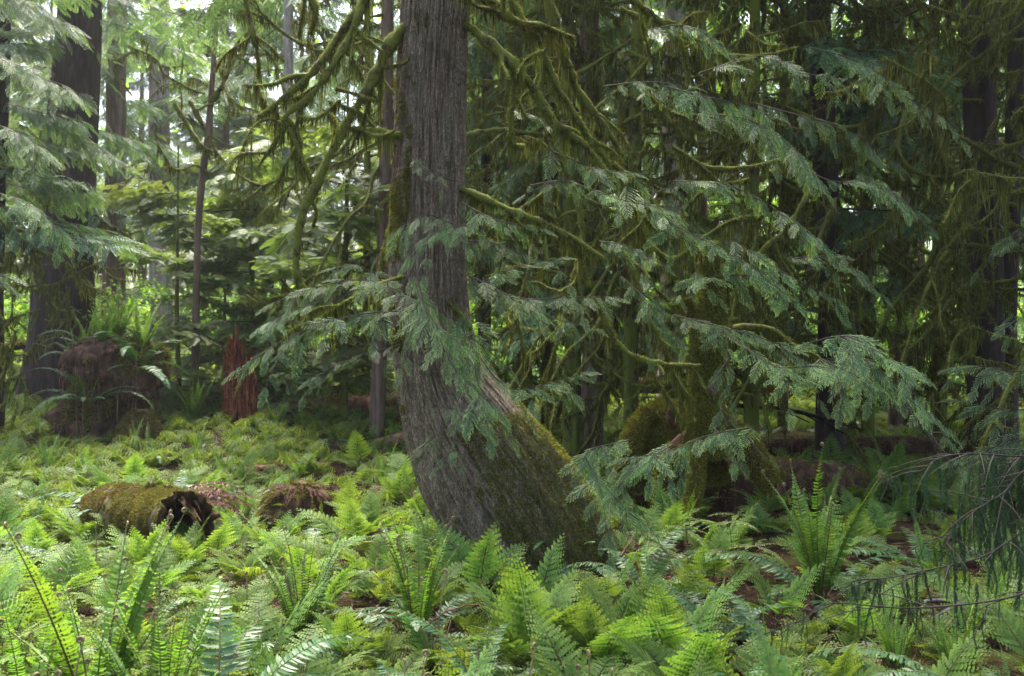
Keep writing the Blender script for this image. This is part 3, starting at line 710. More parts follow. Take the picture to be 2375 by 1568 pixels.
# ------------------------------------------------------------------ the leaning cedar
hero = thing("cedar_tree", "big cedar with a thick trunk curving out of the ferns, mossy on its right flank", "tree", (P(1240, 1250, 7.0)[0], 7.0, 0.0))
hl = np.array(hero.location)
HT = [(1310, 1400, 160), (1262, 1300, 168), (1208, 1200, 170), (1135, 1090, 162), (1062, 965, 132), (1014, 850, 99), (996, 750, 92), (990, 640, 90), (990, 550, 88), (992, 400, 86), (997, 200, 82), (1008, 0, 77), (1016, -300, 72), (1022, -800, 62), (1030, -1500, 45)]
def hero_trunk():
    ctr = np.array([P(a, b, 7.0) for a, b, _ in HT]); rad = np.array([[c / FP * 7.0, 0, 0] for _, _, c in HT])
    n = 520; path = spline(ctr, n); rr = spline(rad, n)[:, 0]
    A = {}
    def disp(r, th, s, d):
        # long fissures running up the stem, plates, and buttress swells
        q = th * 6.2 + .5 * np.sin(s * 1.1)
        f1 = vn(np.stack([np.cos(th) * 7, np.sin(th) * 7, s * .9], -1))
        wv = .25 * (vn(np.stack([np.cos(th) * 3, np.sin(th) * 3, s * 2.5], -1)) - .5)
        c_, s_ = np.cos(th + wv * .25), np.sin(th + wv * .25)
        f2 = vn(np.stack([c_ * 14, s_ * 14, s * 1.5 + 4], -1))
        f3 = vn(np.stack([c_ * 30, s_ * 30, s * 3.2 + 9], -1))
        f4 = vn(np.stack([np.cos(th) * 80, np.sin(th) * 80, s * 14 + 9], -1))
        rg = 1 - np.abs(2 * f2 - 1); rg2 = 1 - np.abs(2 * f3 - 1); pl = (vn(np.stack([c_ * 18, s_ * 18, s * 11], -1)) > .8) * .3
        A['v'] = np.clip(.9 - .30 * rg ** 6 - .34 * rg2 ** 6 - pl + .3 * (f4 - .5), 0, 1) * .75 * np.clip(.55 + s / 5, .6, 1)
        low = np.clip(1 - s / 2.3, 0, 1)
        bulge = .16 * (vn(np.stack([np.cos(th) * 1.6, np.sin(th) * 1.6, s * .8 + 3], -1)) - .5) * (.4 + 1.2 * low)
        flute = .03 * low * np.cos(6 * th + 1.5 * s + 1.0) + .03 * low * np.cos(11 * th + 2.2 * s)
        return r * (1 + bulge + flute) + .022 * (f1 - .5) - .024 * rg ** 5 - .018 * rg2 ** 4 + .010 * (f4 - .5) - .02 * pl
    g = G(); V, dirs = tube(g, path, rr, 400, .5, 0, disp=disp); V = V.copy(); g.A = [A['v'].ravel()]
    for v in g.V: v -= hl
    obj("trunk", g.mesh("cedar_trunk", [M['bark_hero']]), hero)
    # moss over the lower right flank and streaks on the left edge
    gm = G(); r2 = np.random.default_rng(5)
    def mask(p, d):
        px = 1187 + p[:, 0] / p[:, 1] * FP; py = 784 + (1.6 - p[:, 2]) / p[:, 1] * FP
        nz = fbm(p * [5, 5, 5], 4)
        xc = np.interp(py, [c[1] for c in HT][::-1], [c[0] for c in HT][::-1])
        right = (px - xc) / 120.0
        low = np.clip((py - 880) / 160.0, 0, 1)
        a = low * (.25 + .75 * np.clip(right + .75, 0, 1.2)) + .25 * (py > 1000) * (right > -.2)
        left = ((px < xc - 38) & (py > 180) & (py < 720)) * .52
        mid = ((py > 560) & (py < 960)) * .30
        return (d[:, 1] < .35) & (nz < .20 + .52 * np.maximum(a, np.maximum(left, mid)))
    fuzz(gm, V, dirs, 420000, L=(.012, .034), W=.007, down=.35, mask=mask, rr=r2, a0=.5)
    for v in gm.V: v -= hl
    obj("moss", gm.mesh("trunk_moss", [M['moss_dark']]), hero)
hero_trunk()

def shift(g, off):
    g.pack(); g.V[0] = g.V[0] - off; return g
def add_mossy(parent, off, pts, r0, r1, seed, **kw):
    gb, gm = mossy_branch(pts, r0, r1, seed, **kw)
    b = obj("branch", shift(gb, off).mesh("mossy_branch", [M['branch']]), parent)
    obj("hanging_moss", shift(gm, off).mesh("hanging_moss", [M['moss']]), b)
def L3(lst): return [P(a, b, c) for a, b, c in lst]
HB = [  # left side
 ([(960, -60, 7.0), (870, -20, 6.9), (800, 60, 6.8), (740, 150, 6.7), (660, 225, 6.6), (600, 270, 6.5)], .042, .014, 5),
 ([(940, 60, 6.9), (900, 110, 6.8), (850, 210, 6.7), (790, 310, 6.6), (735, 420, 6.5), (697, 520, 6.45), (690, 620, 6.4), (705, 680, 6.4)], .05, .022, 3),
 ([(850, -40, 6.9), (822, 60, 6.8), (780, 140, 6.7), (720, 220, 6.65), (665, 270, 6.6), (650, 310, 6.6), (600, 385, 6.6)], .040, .012, 6),
 ([(930, 312, 6.85), (880, 308, 6.7), (810, 296, 6.6)], .034, .026, 2),
 ([(820, 62, 6.8), (850, 90, 6.75), (885, 118, 6.7)], .02, .012, 2),
 ([(670, 300, 6.6), (700, 370, 6.55), (728, 430, 6.5)], .02, .010, 1),
 ([(690, 275, 6.6), (740, 270, 6.5), (790, 235, 6.4)], .015, .006, 1),
 ([(780, 205, 6.6), (830, 220, 6.6), (870, 235, 6.6)], .018, .010, 1),
 ([(590, 190, 6.8), (620, 250, 6.8), (680, 290, 6.7)], .012, .010, 2),
 ([(560, -40, 8.0), (575, 30, 8.0), (592, 100, 8.0), (600, 160, 8.0)], .03, .014, 2),
 ([(700, -40, 7.4), (730, 20, 7.4), (720, 80, 7.4)], .035, .02, 1),
 ([(930, 480, 7.2), (895, 560, 7.3), (880, 640, 7.3), (870, 720, 7.3)], .03, .02, 1),
 ([(935, 640, 6.7), (880, 660, 6.5), (800, 700, 6.4), (740, 740, 6.3)], .014, .006, 2),
 # right side
 ([(1050, 40, 7.0), (1110, 80, 6.9), (1180, 140, 6.8), (1240, 210, 6.8), (1290, 290, 6.8), (1350, 330, 6.8), (1410, 400, 6.8)], .055, .022, 6),
 ([(1060, -60, 7.0), (1140, 10, 6.9), (1200, 50, 6.9), (1260, 60, 7.0), (1330, 90, 7.0)], .04, .016, 5),
 ([(1150, -80, 7.1), (1195, 20, 7.1), (1240, 90, 7.1), (1280, 180, 7.2), (1330, 260, 7.2), (1380, 340, 7.3), (1410, 380, 7.3)], .045, .02, 6),
 ([(1250, -60, 7.8), (1290, 60, 7.8), (1315, 150, 7.9), (1340, 210, 8.0), (1400, 290, 8.0), (1440, 360, 8.0)], .055, .025, 5),
 ([(1070, 440, 6.9), (1120, 460, 6.8), (1190, 490, 6.7), (1260, 515, 6.6), (1320, 545, 6.6), (1400, 600, 6.5)], .034, .012, 5),
 ([(1200, 495, 6.7), (1240, 460, 6.7), (1300, 430, 6.7)], .018, .008, 2),
 ([(1180, 140, 6.8), (1190, 200, 6.8), (1185, 280, 6.8), (1190, 330, 6.8), (1215, 340, 6.8)], .018, .02, 2),
 ([(1380, 690, 6.9), (1420, 780, 6.9), (1470, 825, 6.9), (1540, 845, 6.9), (1620, 850, 7.0)], .026, .026, 3),
 ([(1040, 700, 6.75), (1090, 760, 6.7), (1110, 860, 6.7)], .016, .008, 1),
 ([(1420, 380, 6.9), (1480, 430, 6.9), (1560, 520, 6.9), (1640, 590, 7.0)], .022, .010, 3),
 ([(1400, -60, 7.2), (1480, 10, 7.2), (1560, 70, 7.2), (1650, 110, 7.2), (1740, 190, 7.2)], .035, .014, 5),
 ([(1560, 340, 7.4), (1650, 390, 7.4), (1750, 385, 7.4), (1840, 360, 7.5)], .022, .012, 3),
 ([(1440, 20, 8.4), (1520, 60, 8.4), (1640, 120, 8.4), (1760, 130, 8.4), (1850, 110, 8.4)], .026, .012, 5),
 ([(1500, 560, 8.6), (1560, 600, 8.5), (1620, 560, 8.5), (1700, 510, 8.5), (1780, 500, 8.5)], .024, .012, 4),
 ([(1880, 440, 8.8), (1830, 520, 8.7), (1770, 580, 8.6), (1740, 620, 8.6)], .030, .018, 3),
 ([(1420, 300, 8.2), (1440, 420, 8.2), (1450, 560, 8.2), (1490, 700, 8.2), (1550, 830, 8.2), (1600, 930, 8.2)], .032, .016, 6),
 ([(1340, 460, 8.0), (1350, 560, 8.0), (1320, 680, 8.0), (1290, 800, 8.0), (1250, 900, 8.0)], .026, .012, 6),
 ([(1240, 520, 8.0), (1230, 620, 8.0), (1200, 720, 8.0), (1220, 830, 8.0)], .022, .010, 5),
 ([(1640, 440, 8.8), (1600, 470, 8.8), (1560, 540, 8.8), (1550, 620, 8.8)], .020, .012, 3),
 ([(1940, 460, 9.0), (1900, 560, 9.0), (1930, 640, 9.0), (1890, 700, 9.0)], .022, .012, 4),
 ([(2100, 260, 9.0), (2080, 340, 8.9), (2120, 400, 8.9), (2200, 410, 8.9), (2240, 370, 8.9)], .028, .016, 4),
 ([(2250, 140, 9.0), (2190, 200, 8.9), (2170, 280, 8.9), (2190, 370, 8.9), (2250, 430, 8.9)], .032, .018, 4),
 ([(2270, 480, 9.2), (2210, 580, 9.0), (2190, 680, 9.0), (2150, 740, 9.0)], .028, .014, 5),
 ([(1480, 200, 8.6), (1560, 260, 8.6), (1700, 270, 8.6), (1850, 300, 8.6)], .020, .010, 5),
 ([(1700, 760, 6.9), (1780, 760, 6.7), (1840, 800, 6.6), (1900, 830, 6.5)], .020, .010, 2),
]
for i, (pl, r0, r1, sb) in enumerate(HB):
    add_mossy(hero, hl, L3(pl), r0 * .8, r1 * .75, 100 + i, hang=24, Lmax=.26, subs=sb, sublen=.45, fz=1700)

HL = [  # leafy cedar branches: points, density, spray scale, tip brightness
 ([(960, 690, 6.6), (850, 650, 6.3), (740, 665, 6.2), (640, 700, 6.1)], 26, (.6, 1.0), .02),
 ([(960, 720, 6.6), (830, 730, 6.3), (700, 770, 6.1), (560, 850, 6.0)], 26, (.6, 1.05), .02),
 ([(900, 680, 6.5), (840, 620, 6.3), (780, 620, 6.2)], 24, (.5, .8), 0),
 ([(930, 800, 6.5), (820, 830, 6.3), (720, 880, 6.2)], 12, (.4, .7), -.08),
 ([(740, 700, 6.1), (680, 720, 6.0), (620, 750, 5.9)], 30, (.6, .9), .05),
 ([(960, 640, 6.5), (1000, 740, 6.2), (1070, 800, 6.0)], 30, (.7, 1.05), .22),
 ([(1020, 760, 6.3), (1050, 850, 6.1), (1120, 920, 6.0), (1150, 950, 5.95)], 26, (.65, 1.0), .15),
 ([(1090, 730, 6.6), (1110, 820, 6.2), (1180, 900, 6.0), (1270, 890, 5.9), (1340, 870, 5.9)], 24, (.6, .95), .12),
 ([(1050, 520, 6.6), (980, 500, 6.3), (920, 560, 6.2)], 26, (.6, .95), .1),
 ([(1090, 520, 6.6), (1010, 540, 6.3), (950, 600, 6.2)], 24, (.6, .9), .12),
 ([(1070, 470, 6.7), (1150, 510, 6.4), (1250, 530, 6.3)], 24, (.5, .9), .05),
 ([(1060, 560, 6.6), (1130, 560, 6.4), (1210, 590, 6.3)], 24, (.5, .9), .05),
 ([(1010, 400, 6.6), (960, 375, 6.5), (1020, 410, 6.4), (1080, 425, 6.4)], 14, (.3, .5), 0),
 ([(1090, 640, 6.7), (1200, 690, 6.5), (1330, 690, 6.3), (1410, 690, 6.2)], 28, (.6, 1.0), .05),
 ([(1200, 700, 6.6), (1290, 740, 6.4), (1370, 760, 6.3)], 20, (.5, .9), 0),
 ([(1280, 350, 6.9), (1380, 390, 6.7), (1460, 400, 6.6)], 24, (.6, .95), .1),
 ([(1320, 420, 6.9), (1430, 460, 6.6), (1520, 480, 6.5)], 26, (.6, .95), .1),
 ([(1230, 430, 6.9), (1290, 420, 6.7), (1220, 450, 6.6)], 18, (.5, .8), 0),
 ([(1390, 560, 6.8), (1450, 570, 6.6), (1530, 610, 6.5)], 24, (.5, .9), 0),
 ([(1450, 430, 6.9), (1560, 520, 6.6), (1640, 560, 6.5), (1740, 620, 6.4), (1830, 690, 6.3)], 26, (.6, 1.0), .1),
 ([(1700, 560, 6.7), (1830, 640, 6.4), (1930, 690, 6.3)], 20, (.6, .95), .08),
 ([(1560, 700, 6.8), (1620, 650, 6.5), (1740, 640, 6.3), (1810, 670, 6.3)], 24, (.6, 1.0), .12),
 ([(1560, 730, 6.8), (1680, 760, 6.4), (1780, 790, 6.2), (1900, 860, 6.1)], 28, (.6, 1.0), .1),
 ([(1720, 800, 6.6), (1800, 850, 6.2), (1900, 850, 6.0), (2000, 880, 5.9)], 26, (.8, 1.1), .1),
 ([(1860, 800, 6.5), (1960, 780, 6.1), (2060, 830, 5.9), (2120, 860, 5.85)], 30, (.7, 1.1), .12),
 ([(1950, 810, 6.4), (2030, 850, 6.0), (2100, 920, 5.85), (2190, 990, 5.8)], 26, (.7, 1.05), .06),
 ([(1900, 830, 6.4), (1960, 860, 6.1), (2040, 900, 5.9)], 30, (.8, 1.1), .1),
 ([(1500, 70, 6.9), (1590, 60, 6.7), (1680, 110, 6.6)], 26, (.7, 1.0), .02),
 ([(1540, 200, 6.9), (1660, 230, 6.6), (1780, 260, 6.5)], 26, (.7, 1.0), .05),
 ([(1620, 170, 6.9), (1760, 130, 6.7), (1870, 170, 6.6), (1990, 190, 6.6)], 26, (.7, 1.0), 0),
 ([(1620, 260, 6.8), (1740, 280, 6.5), (1820, 330, 6.4), (1900, 420, 6.3)], 30, (.7, 1.05), .12),
 ([(1750, 240, 6.9), (1860, 270, 6.6), (1960, 300, 6.5), (2080, 380, 6.5)], 24, (.6, .95), -.05),
 ([(1840, 380, 6.6), (1930, 420, 6.4), (2010, 420, 6.35)], 24, (.6, .9), 0),
 ([(1400, 200, 7.3), (1500, 190, 7.1), (1600, 200, 7.0)], 22, (.5, .9), 0),
 ([(1750, 990, 6.4), (1640, 1010, 6.1), (1540, 1050, 5.9), (1460, 1060, 5.8)], 26, (.6, .95), .1),
 ([(1460, 1020, 6.3), (1360, 1050, 5.9), (1400, 1120, 5.8), (1450, 1180, 5.7), (1500, 1220, 5.65)], 34, (.65, 1.0), .14),
 ([(1560, 1030, 6.2), (1480, 1080, 5.9), (1430, 1130, 5.8)], 28, (.6, .95), .06),
 ([(1650, 990, 6.4), (1700, 1030, 6.2), (1720, 1070, 6.1)], 24, (.5, .8), .05),
 ([(1690, 830, 6.6), (1650, 900, 6.4), (1690, 960, 6.3)], 14, (.5, .8), 0),
 ([(1010, 940, 6.6), (1060, 960, 6.2), (1110, 990, 6.1)], 16, (.5, .8), -.1),
 ([(1010, 1010, 6.5), (985, 1030, 6.2), (965, 1050, 6.15)], 16, (.35, .5), .05),
 ([(1060, 1040, 6.45), (1030, 1060, 6.2), (1010, 1085, 6.15)], 16, (.35, .5), .1),
 ([(1450, 480, 7.2), (1540, 440, 7.0), (1620, 430, 7.0)], 16, (.5, .8), -.1),
 ([(1880, 110, 7.0), (1980, 140, 6.8), (2080, 200, 6.7), (2140, 270, 6.7)], 26, (.7, 1.0), 0),
 ([(1980, 400, 7.0), (2060, 440, 6.9), (2150, 520, 6.8)], 22, (.6, .9), -.05),
 ([(1560, 420, 7.0), (1690, 430, 6.8), (1820, 500, 6.7), (1900, 560, 6.6)], 26, (.7, 1.0), .02),
 ([(1440, 640, 7.0), (1500, 700, 6.8), (1560, 790, 6.7)], 22, (.6, .9), 0),
 ([(1830, 600, 6.9), (1930, 600, 6.8), (2040, 680, 6.7)], 22, (.6, .9), 0),
 ([(1180, 250, 7.4), (1260, 280, 7.3), (1330, 330, 7.2)], 20, (.5, .8), -.05),
 ([(1130, 640, 6.5), (1200, 620, 6.3), (1290, 600, 6.2)], 24, (.6, .9), .08),
 ([(2230, 840, 7.2), (2290, 850, 7.0), (2374, 860, 6.9)], 26, (.7, 1.0), -.05),
 ([(2200, 900, 7.2), (2280, 960, 7.0), (2360, 980, 6.9)], 24, (.7, 1.0), -.1),
 ([(2180, 1010, 7.2), (2270, 1010, 7.0), (2360, 1060, 6.9)], 20, (.6, .9), -.1),
]
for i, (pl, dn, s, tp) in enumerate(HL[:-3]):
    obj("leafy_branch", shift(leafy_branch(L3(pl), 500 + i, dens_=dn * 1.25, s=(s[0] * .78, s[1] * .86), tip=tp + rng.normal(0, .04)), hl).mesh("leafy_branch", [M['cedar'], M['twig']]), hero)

# ------------------------------------------------------------------ prototypes for the trees behind
def proto_mossy(seed, L, droop, up, r0=.03, subs=6, lod=1.6, hang=11, Lmax=.34):
    r = np.random.default_rng(seed); n = 6; t = np.linspace(0, 1, n)
    pts = np.stack([t * L, L * .12 * np.sin(t * 3 + seed), -droop * L * t ** 1.3 + up * L * t ** 3.5], -1) + r.normal(0, .03 * L, (n, 3)) * (t > .1)[:, None]
    gb, gm = mossy_branch(pts, r0, r0 * .35, seed, hang=hang, Lmax=Lmax, Wd=.007 * lod, fz=420, subs=subs, sublen=L * .32, k=6, lod=lod)
    return gb.mesh("mossy_branch_far", [M['branch']]), gm.mesh("hanging_moss_far", [M['moss']])
PM = [proto_mossy(200 + i, L, dr, up, r0, subs=sb) for i, (L, dr, up, r0, sb) in enumerate([(1.8, .5, .5, .030, 7), (1.4, .9, .3, .026, 6), (2.2, .35, .6, .034, 9), (1.2, .2, .35, .024, 5), (1.7, 1.2, .15, .028, 6), (1.0, .6, .7, .024, 4), (2.0, .0, .1, .026, 8), (1.5, 1.6, .2, .026, 7)])]
def proto_bough(seed, L, droop, lib, mats, spray=1.0, nb=9, per=9, hang=.5, tw=.012):
    """a bough with side twigs carrying flat sprays, +x outward"""
    r = np.random.default_rng(seed); g = G(); n = 14; t = np.linspace(0, 1, n)
    p = np.stack([t * L, .06 * L * np.sin(t * 4 + seed), -droop * L * t ** 1.6 + .12 * L * t ** 4], -1); tube(g, p, np.linspace(tw, .003, n), 4, .3, 1)
    T, U, B = frames(p); Ms, bright = [], []
    for i in range(nb * 2):
        q = .12 + .86 * i / (nb * 2 - 1); b = at_t(t, p, np.array([q]))[0]; sg = 1 if i % 2 else -1; l = L * .42 * (1 - q) ** .6 + .12
        d = nrm(np.array([.75, sg * .8, r.uniform(-.35, .05)])); sp2 = b + d * (np.linspace(0, 1, 5) * l)[:, None] + np.array([0, 0, -.22 * l]) * (np.linspace(0, 1, 5) ** 2)[:, None]
        tube(g, sp2, np.linspace(tw * .4, .0015, 5), 3, .3, 1)
        k = max(3, int(per * l / (L * .42)))
        for j in range(k):
            u = (j + .5) / k; bb = at_t(np.linspace(0, 1, 5), sp2, np.array([u]))[0]; s2 = 1 if j % 2 else -1
            hh = np.array([-d[1], d[0], 0]) * s2
            D = d * r.uniform(.3, .9) + hh * r.uniform(.3, .8) + np.array([0, 0, -hang * r.uniform(.3, 1.4)])
            Ms.append(frameM(bb, D, [[r.normal(0, .3), r.normal(0, .3), 1]], spray * r.uniform(.7, 1.15))[0]); bright.append(r.normal(0, .12))
    Ms = np.array(Ms); bright = np.array(bright); wh = r.integers(0, len(lib), len(Ms))
    for q in range(len(lib)):
        if (wh == q).any(): g.inst(lib[q], Ms[wh == q], bright[wh == q])
    return g.pack()
PBg = [proto_bough(300 + i, L, dr, CL, None, sp) for i, (L, dr, sp) in enumerate([(1.7, .35, .75), (2.1, .5, .85), (1.4, .25, .7), (1.9, .65, .8)])]
PB = [g.mesh("cedar_bough", [M['cedar_far'], M['twig']]) for g in PBg]
# hemlock: fine short flat twigs
def hem_spray(seed):
    r = np.random.default_rng(seed); g = G(); n = 13; q = np.linspace(.03, .98, n); 
    for sg in (-1, 1):
        b = np.stack([q * .34, 0 * q, -.03 * q ** 2], -1); l = .13 * (1 - q) ** .6 + .02
        D = np.stack([np.full(n, .6), np.full(n, sg * .85), r.normal(-.12, .08, n)], -1)
        leaves(g, b, D, [[0, 0, 1]], l, .022, np.clip(.3 + .35 * q + r.normal(0, .1, n), 0, 1), 'l')
    return g.pack()
HS = [hem_spray(i) for i in range(3)]
PHg = [proto_bough(330 + i, L, dr, HS, None, sp, nb=8, per=6, hang=.18, tw=.009) for i, (L, dr, sp) in enumerate([(1.3, .18, .8), (1.7, .3, .9), (1.0, .1, .7)])]
PH = [g.mesh("hemlock_bough", [M['hemlock'], M['twig']]) for g in PHg]
# broad leaves in flat layers
def maple_bough(seed, L=1.8, n=420, sz=.075):
    r = np.random.default_rng(seed); g = G(); t = np.linspace(0, 1, 10)
    p = np.stack([t * L, .1 * L * np.sin(t * 3 + seed), .1 * L * np.sin(t * 2.5)], -1); tube(g, p, np.linspace(.014, .003, 10), 4, .3, 1)
    for i in range(9):
        b = at_t(t, p, np.array([r.uniform(.15, 1)]))[0]; d = nrm(r.normal(0, 1, 3) * [1, 1, .35] + [.5, 0, .1]); l = L * r.uniform(.2, .45)
        s = np.linspace(0, 1, 4)[:, None]; tube(g, b + d * s * l, [.006, .004, .003, .002], 3, .3, 1)
        k = n // 9; u = r.random((k, 1)); c = b + d * l * u + r.normal(0, .11, (k, 3)) * [1, 1, .45]
        a = r.random(k) * 6.28
        leaves(g, c, np.stack([np.cos(a), np.sin(a), r.normal(-.25, .25, k)], -1), r.normal(0, .4, (k, 3)) + [0, 0, 1], r.uniform(.6, 1.2, k) * sz, r.uniform(.6, 1, k) * sz, r.random(k), 'd')
    return g.pack()
MPg = [maple_bough(i) for i in range(3)]
MP = [g.mesh("maple_bough", [M['maple'], M['twig']]) for g in MPg]

# ------------------------------------------------------------------ trees behind the leaning cedar
def back_tree(name, label, cat, group, line, mat, d, seed, mossy=(0, 0, 0), bough=(0, 0, 0), kind='cedar', az=None, top=11.0, bsc=1.0, msc=1.0, flare=1.5, depth_lean=0.0, sides=28):
    """line: [(px, py, full width px)...] from the ground up; mossy/bough: (count, z low, z high)"""
    r = random.Random(seed); base = P(line[0][0], line[0][1], d); base[2] = gz(base[0], base[1]) - .05
    o = thing(name, label, cat, base, group)
    ctr = [base - [0, 0, .1]] + [P(a, b, d) for a, b, _ in line[1:]]; rad = [line[0][2] / 2 / FP * d] + [c / 2 / FP * d for _, _, c in line[1:]]
    if ctr[-1][2] < top:
        e = ctr[-1] - ctr[-2]; e = e / max(.1, e[2]) * (top - ctr[-1][2]); e[:2] *= .5
        for q in (.5, 1): ctr.append(ctr[-1] + e * .5); rad.append(rad[-1] * .78)
    ctr = np.array(ctr); n = 70; path = spline(ctr, n); rr = spline(np.array([[q, 0, 0] for q in rad]), n)[:, 0]
    sd_ = seed * 1.7
    def disp(rd, th, s, dd):
        f = vn(np.stack([np.cos(th) * 6, np.sin(th) * 6, s * .6 + sd_], -1)); f2 = vn(np.stack([np.cos(th) * 2, np.sin(th) * 2, s * .5 + sd_], -1))
        return rd * (1 + .16 * (f - .5) + .2 * (f2 - .5) * (1 + (s < 1.2))) 
    g = G(); tube(g, path, rr, sides, .5, 0, disp=disp); shift(g, base)
    obj("trunk", g.mesh(name + "_trunk", [mat]), o)
    z = path[:, 2]
    def put(n_, z0, z1, protos, nm, sc0, child=None, tilt=0.0):
        for i in range(int(n_)):
            zz = z0 + (z1 - z0) * (i + r.random()) / n_; k = int(np.argmin(np.abs(z - zz))); p = path[k] - base
            a = r.uniform(*az) if az else r.uniform(0, 6.283)
            s = sc0 * r.uniform(.75, 1.2); pr = r.choice(protos)
            Mx = Matrix.Translation([float(q) for q in p]) @ Matrix.Rotation(a, 4, 'Z') @ Matrix.Rotation(r.uniform(-.2, .2) + tilt, 4, 'Y') @ Matrix.Rotation(r.uniform(-.3, .3), 4, 'X') @ Matrix.Scale(s, 4)
            if child:
                b = obj(nm, pr[0], o, M=Mx); obj(child, pr[1], b)
            else: obj(nm, pr, o, M=Mx)
    if group in (GR, GM):
        zt = 1.6 + .34 * d + 1.3; put(4, zt, zt + 3.5, PB, "bough", 1.5)  # unseen boughs above the view, added as canopy to darken the wood below
    if mossy[0]: put(mossy[0] * (1.15 if group == GR else 1.0), mossy[1], mossy[2], PM, "branch", msc, "hanging_moss")
    if bough[0]: put(bough[0], bough[1], bough[2], {'cedar': PB, 'hemlock': PH, 'maple': MP}[kind], "bough", bsc)
    return o

BD, BR, BP, BM = M['bark_dark'], M['bark_red'], M['bark_pale'], M['bark_moss']
GL = "trees at the left of the wood"; GR = "mossy trees at the right of the wood"; GM = "trees behind the leaning cedar"
back_tree("conifer_tree", "massive dark cedar trunk with flaring foot behind the fern-topped stump", "tree", GL,
          [(125, 965, 210), (128, 900, 170), (140, 780, 150), (143, 600, 132), (165, 350, 112), (178, 180, 100), (188, 0, 88)], BD, 17.5, 11, mossy=(8, 1.5, 5), bough=(18, 3.9, 10), bsc=1.05)
back_tree("conifer_tree", "reddish straight trunk standing just right of the massive dark trunk", "tree", GL,
          [(262, 950, 58), (264, 700, 50), (268, 400, 46), (270, 200, 44), (272, 0, 42)], BR, 22, 12, mossy=(6, 3, 8), bough=(16, 4, 11), bsc=1.2)
back_tree("conifer_tree", "pale pinkish trunk right of the reddish trunk in the left wood", "tree", GL,
          [(378, 945, 56), (374, 700, 50), (368, 500, 48), (368, 300, 46), (370, 100, 42), (372, 0, 40)], BP, 26, 13, mossy=(5, 4, 10), bough=(14, 2, 12), bsc=1.3)
back_tree("slender_tree", "slender mossy leaning stem with forked side limbs left of the leaning cedar", "tree", GL,
          [(452, 925, 20), (455, 700, 16), (460, 520, 15), (470, 400, 16), (482, 330, 17), (488, 240, 13), (500, 80, 11), (505, 0, 10)], BR, 15, 14, mossy=(5, 4, 8), top=8, msc=.8)
# its fork limbs
sl = bpy.data.objects.get("slender_tree"); so = np.array(sl.location)
for k, pl in enumerate([[(470, 345, 15), (440, 300, 15), (405, 240, 15)], [(474, 300, 15), (455, 260, 15), (440, 235, 15)], [(490, 235, 15), (520, 190, 15), (535, 130, 15), (575, 70, 15)]]):
    add_mossy(sl, so, L3(pl), .05, .03, 900 + k, hang=5, Lmax=.25, subs=1, sublen=.6, fz=350, k=6, lod=1.6)
back_tree("conifer_tree", "dark straight trunk hidden by cedar boughs at the far left edge", "tree", GL,
          [(-60, 970, 110), (-40, 600, 90), (-30, 300, 85), (-20, 0, 80)], BD, 13.5, 15, mossy=(8, 1, 4), bough=(15, 3.0, 7), bsc=.8, az=(-.9, 1.0))
back_tree("young_hemlock", "young thin hemlock with tiered feathery boughs left of the slender mossy stem", "tree", "young hemlocks in the left opening",
          [(418, 940, 12), (412, 800, 10), (410, 700, 9), (412, 560, 6)], BM, 15.5, 16, bough=(20, .5, 4.2), kind='hemlock', bsc=.8, top=4.6)
back_tree("young_hemlock", "young hemlock with flat feathery tiers behind the broken red stump", "tree", "young hemlocks in the left opening",
          [(590, 935, 15), (585, 700, 12), (583, 500, 9), (583, 400, 6)], BM, 16.5, 17, bough=(26, .7, 5.0), kind='hemlock', bsc=1.0, top=5.2)
back_tree("young_hemlock", "young hemlock with flat tiers right beside the leaning cedar trunk", "tree", "young hemlocks in the left opening",
          [(800, 930, 16), (800, 700, 13), (805, 400, 9)], BM, 14.5, 18, mossy=(7, 1, 4), bough=(22, .8, 4.8), kind='hemlock', bsc=.95, top=5.2)
back_tree("young_hemlock", "short young hemlock between the slender stem and red stump", "tree", "young hemlocks in the left opening",
          [(520, 935, 10), (520, 800, 8), (522, 640, 5)], BM, 18.5, 19, bough=(20, .5, 4.4), kind='hemlock', bsc=.95, top=4.6)
back_tree("young_hemlock", "young hemlock with airy tiers just right of the red stump", "tree", "young hemlocks in the left opening",
          [(700, 930, 14), (698, 700, 11), (700, 500, 7)], BM, 19, 20, bough=(26, .6, 5.6), kind='hemlock', bsc=1.15, top=6)
back_tree("conifer_tree", "thin dark stem close behind the left side of the leaning cedar", "tree", GM,
          [(875, 930, 34), (885, 700, 32), (893, 400, 30), (897, 200, 28), (898, 0, 27)], BR, 13.5, 21, mossy=(12, 1.5, 6), top=9, az=(1.2, 4.2))
back_tree("conifer_tree", "thin mossy stem between the slender stem and the leaning cedar", "tree", GM,
          [(848, 920, 18), (850, 600, 16), (852, 300, 15), (852, 0, 14)], BM, 17, 22, mossy=(16, 1.5, 8), msc=1.1)
back_tree("conifer_tree", "narrow trunk far behind with mossy limbs left of the leaning cedar", "tree", GM,
          [(660, 925, 26), (662, 500, 24), (668, 250, 22), (668, 0, 20)], BP, 27, 23, mossy=(10, 5, 12), bough=(16, 3, 12), msc=1.6, bsc=1.4, kind='cedar')
back_tree("conifer_tree", "split brown trunk behind the leaning cedar, right of its curved foot", "tree", GM,
          [(1370, 985, 62), (1372, 900, 52), (1375, 800, 50), (1376, 650, 48), (1370, 400, 44), (1365, 0, 40)], BR, 13, 24, mossy=(22, 1.2, 7), bough=(6, 2.5, 6), az=(2.2, 7.2), top=9)
back_tree("conifer_tree", "moss-draped trunk left of the split brown trunk", "tree", GM,
          [(1325, 985, 44), (1325, 900, 38), (1330, 700, 36), (1320, 400, 34), (1316, 0, 30)], BM, 12.2, 25, mossy=(24, 1.0, 6), bough=(0, 0, 0), top=8)
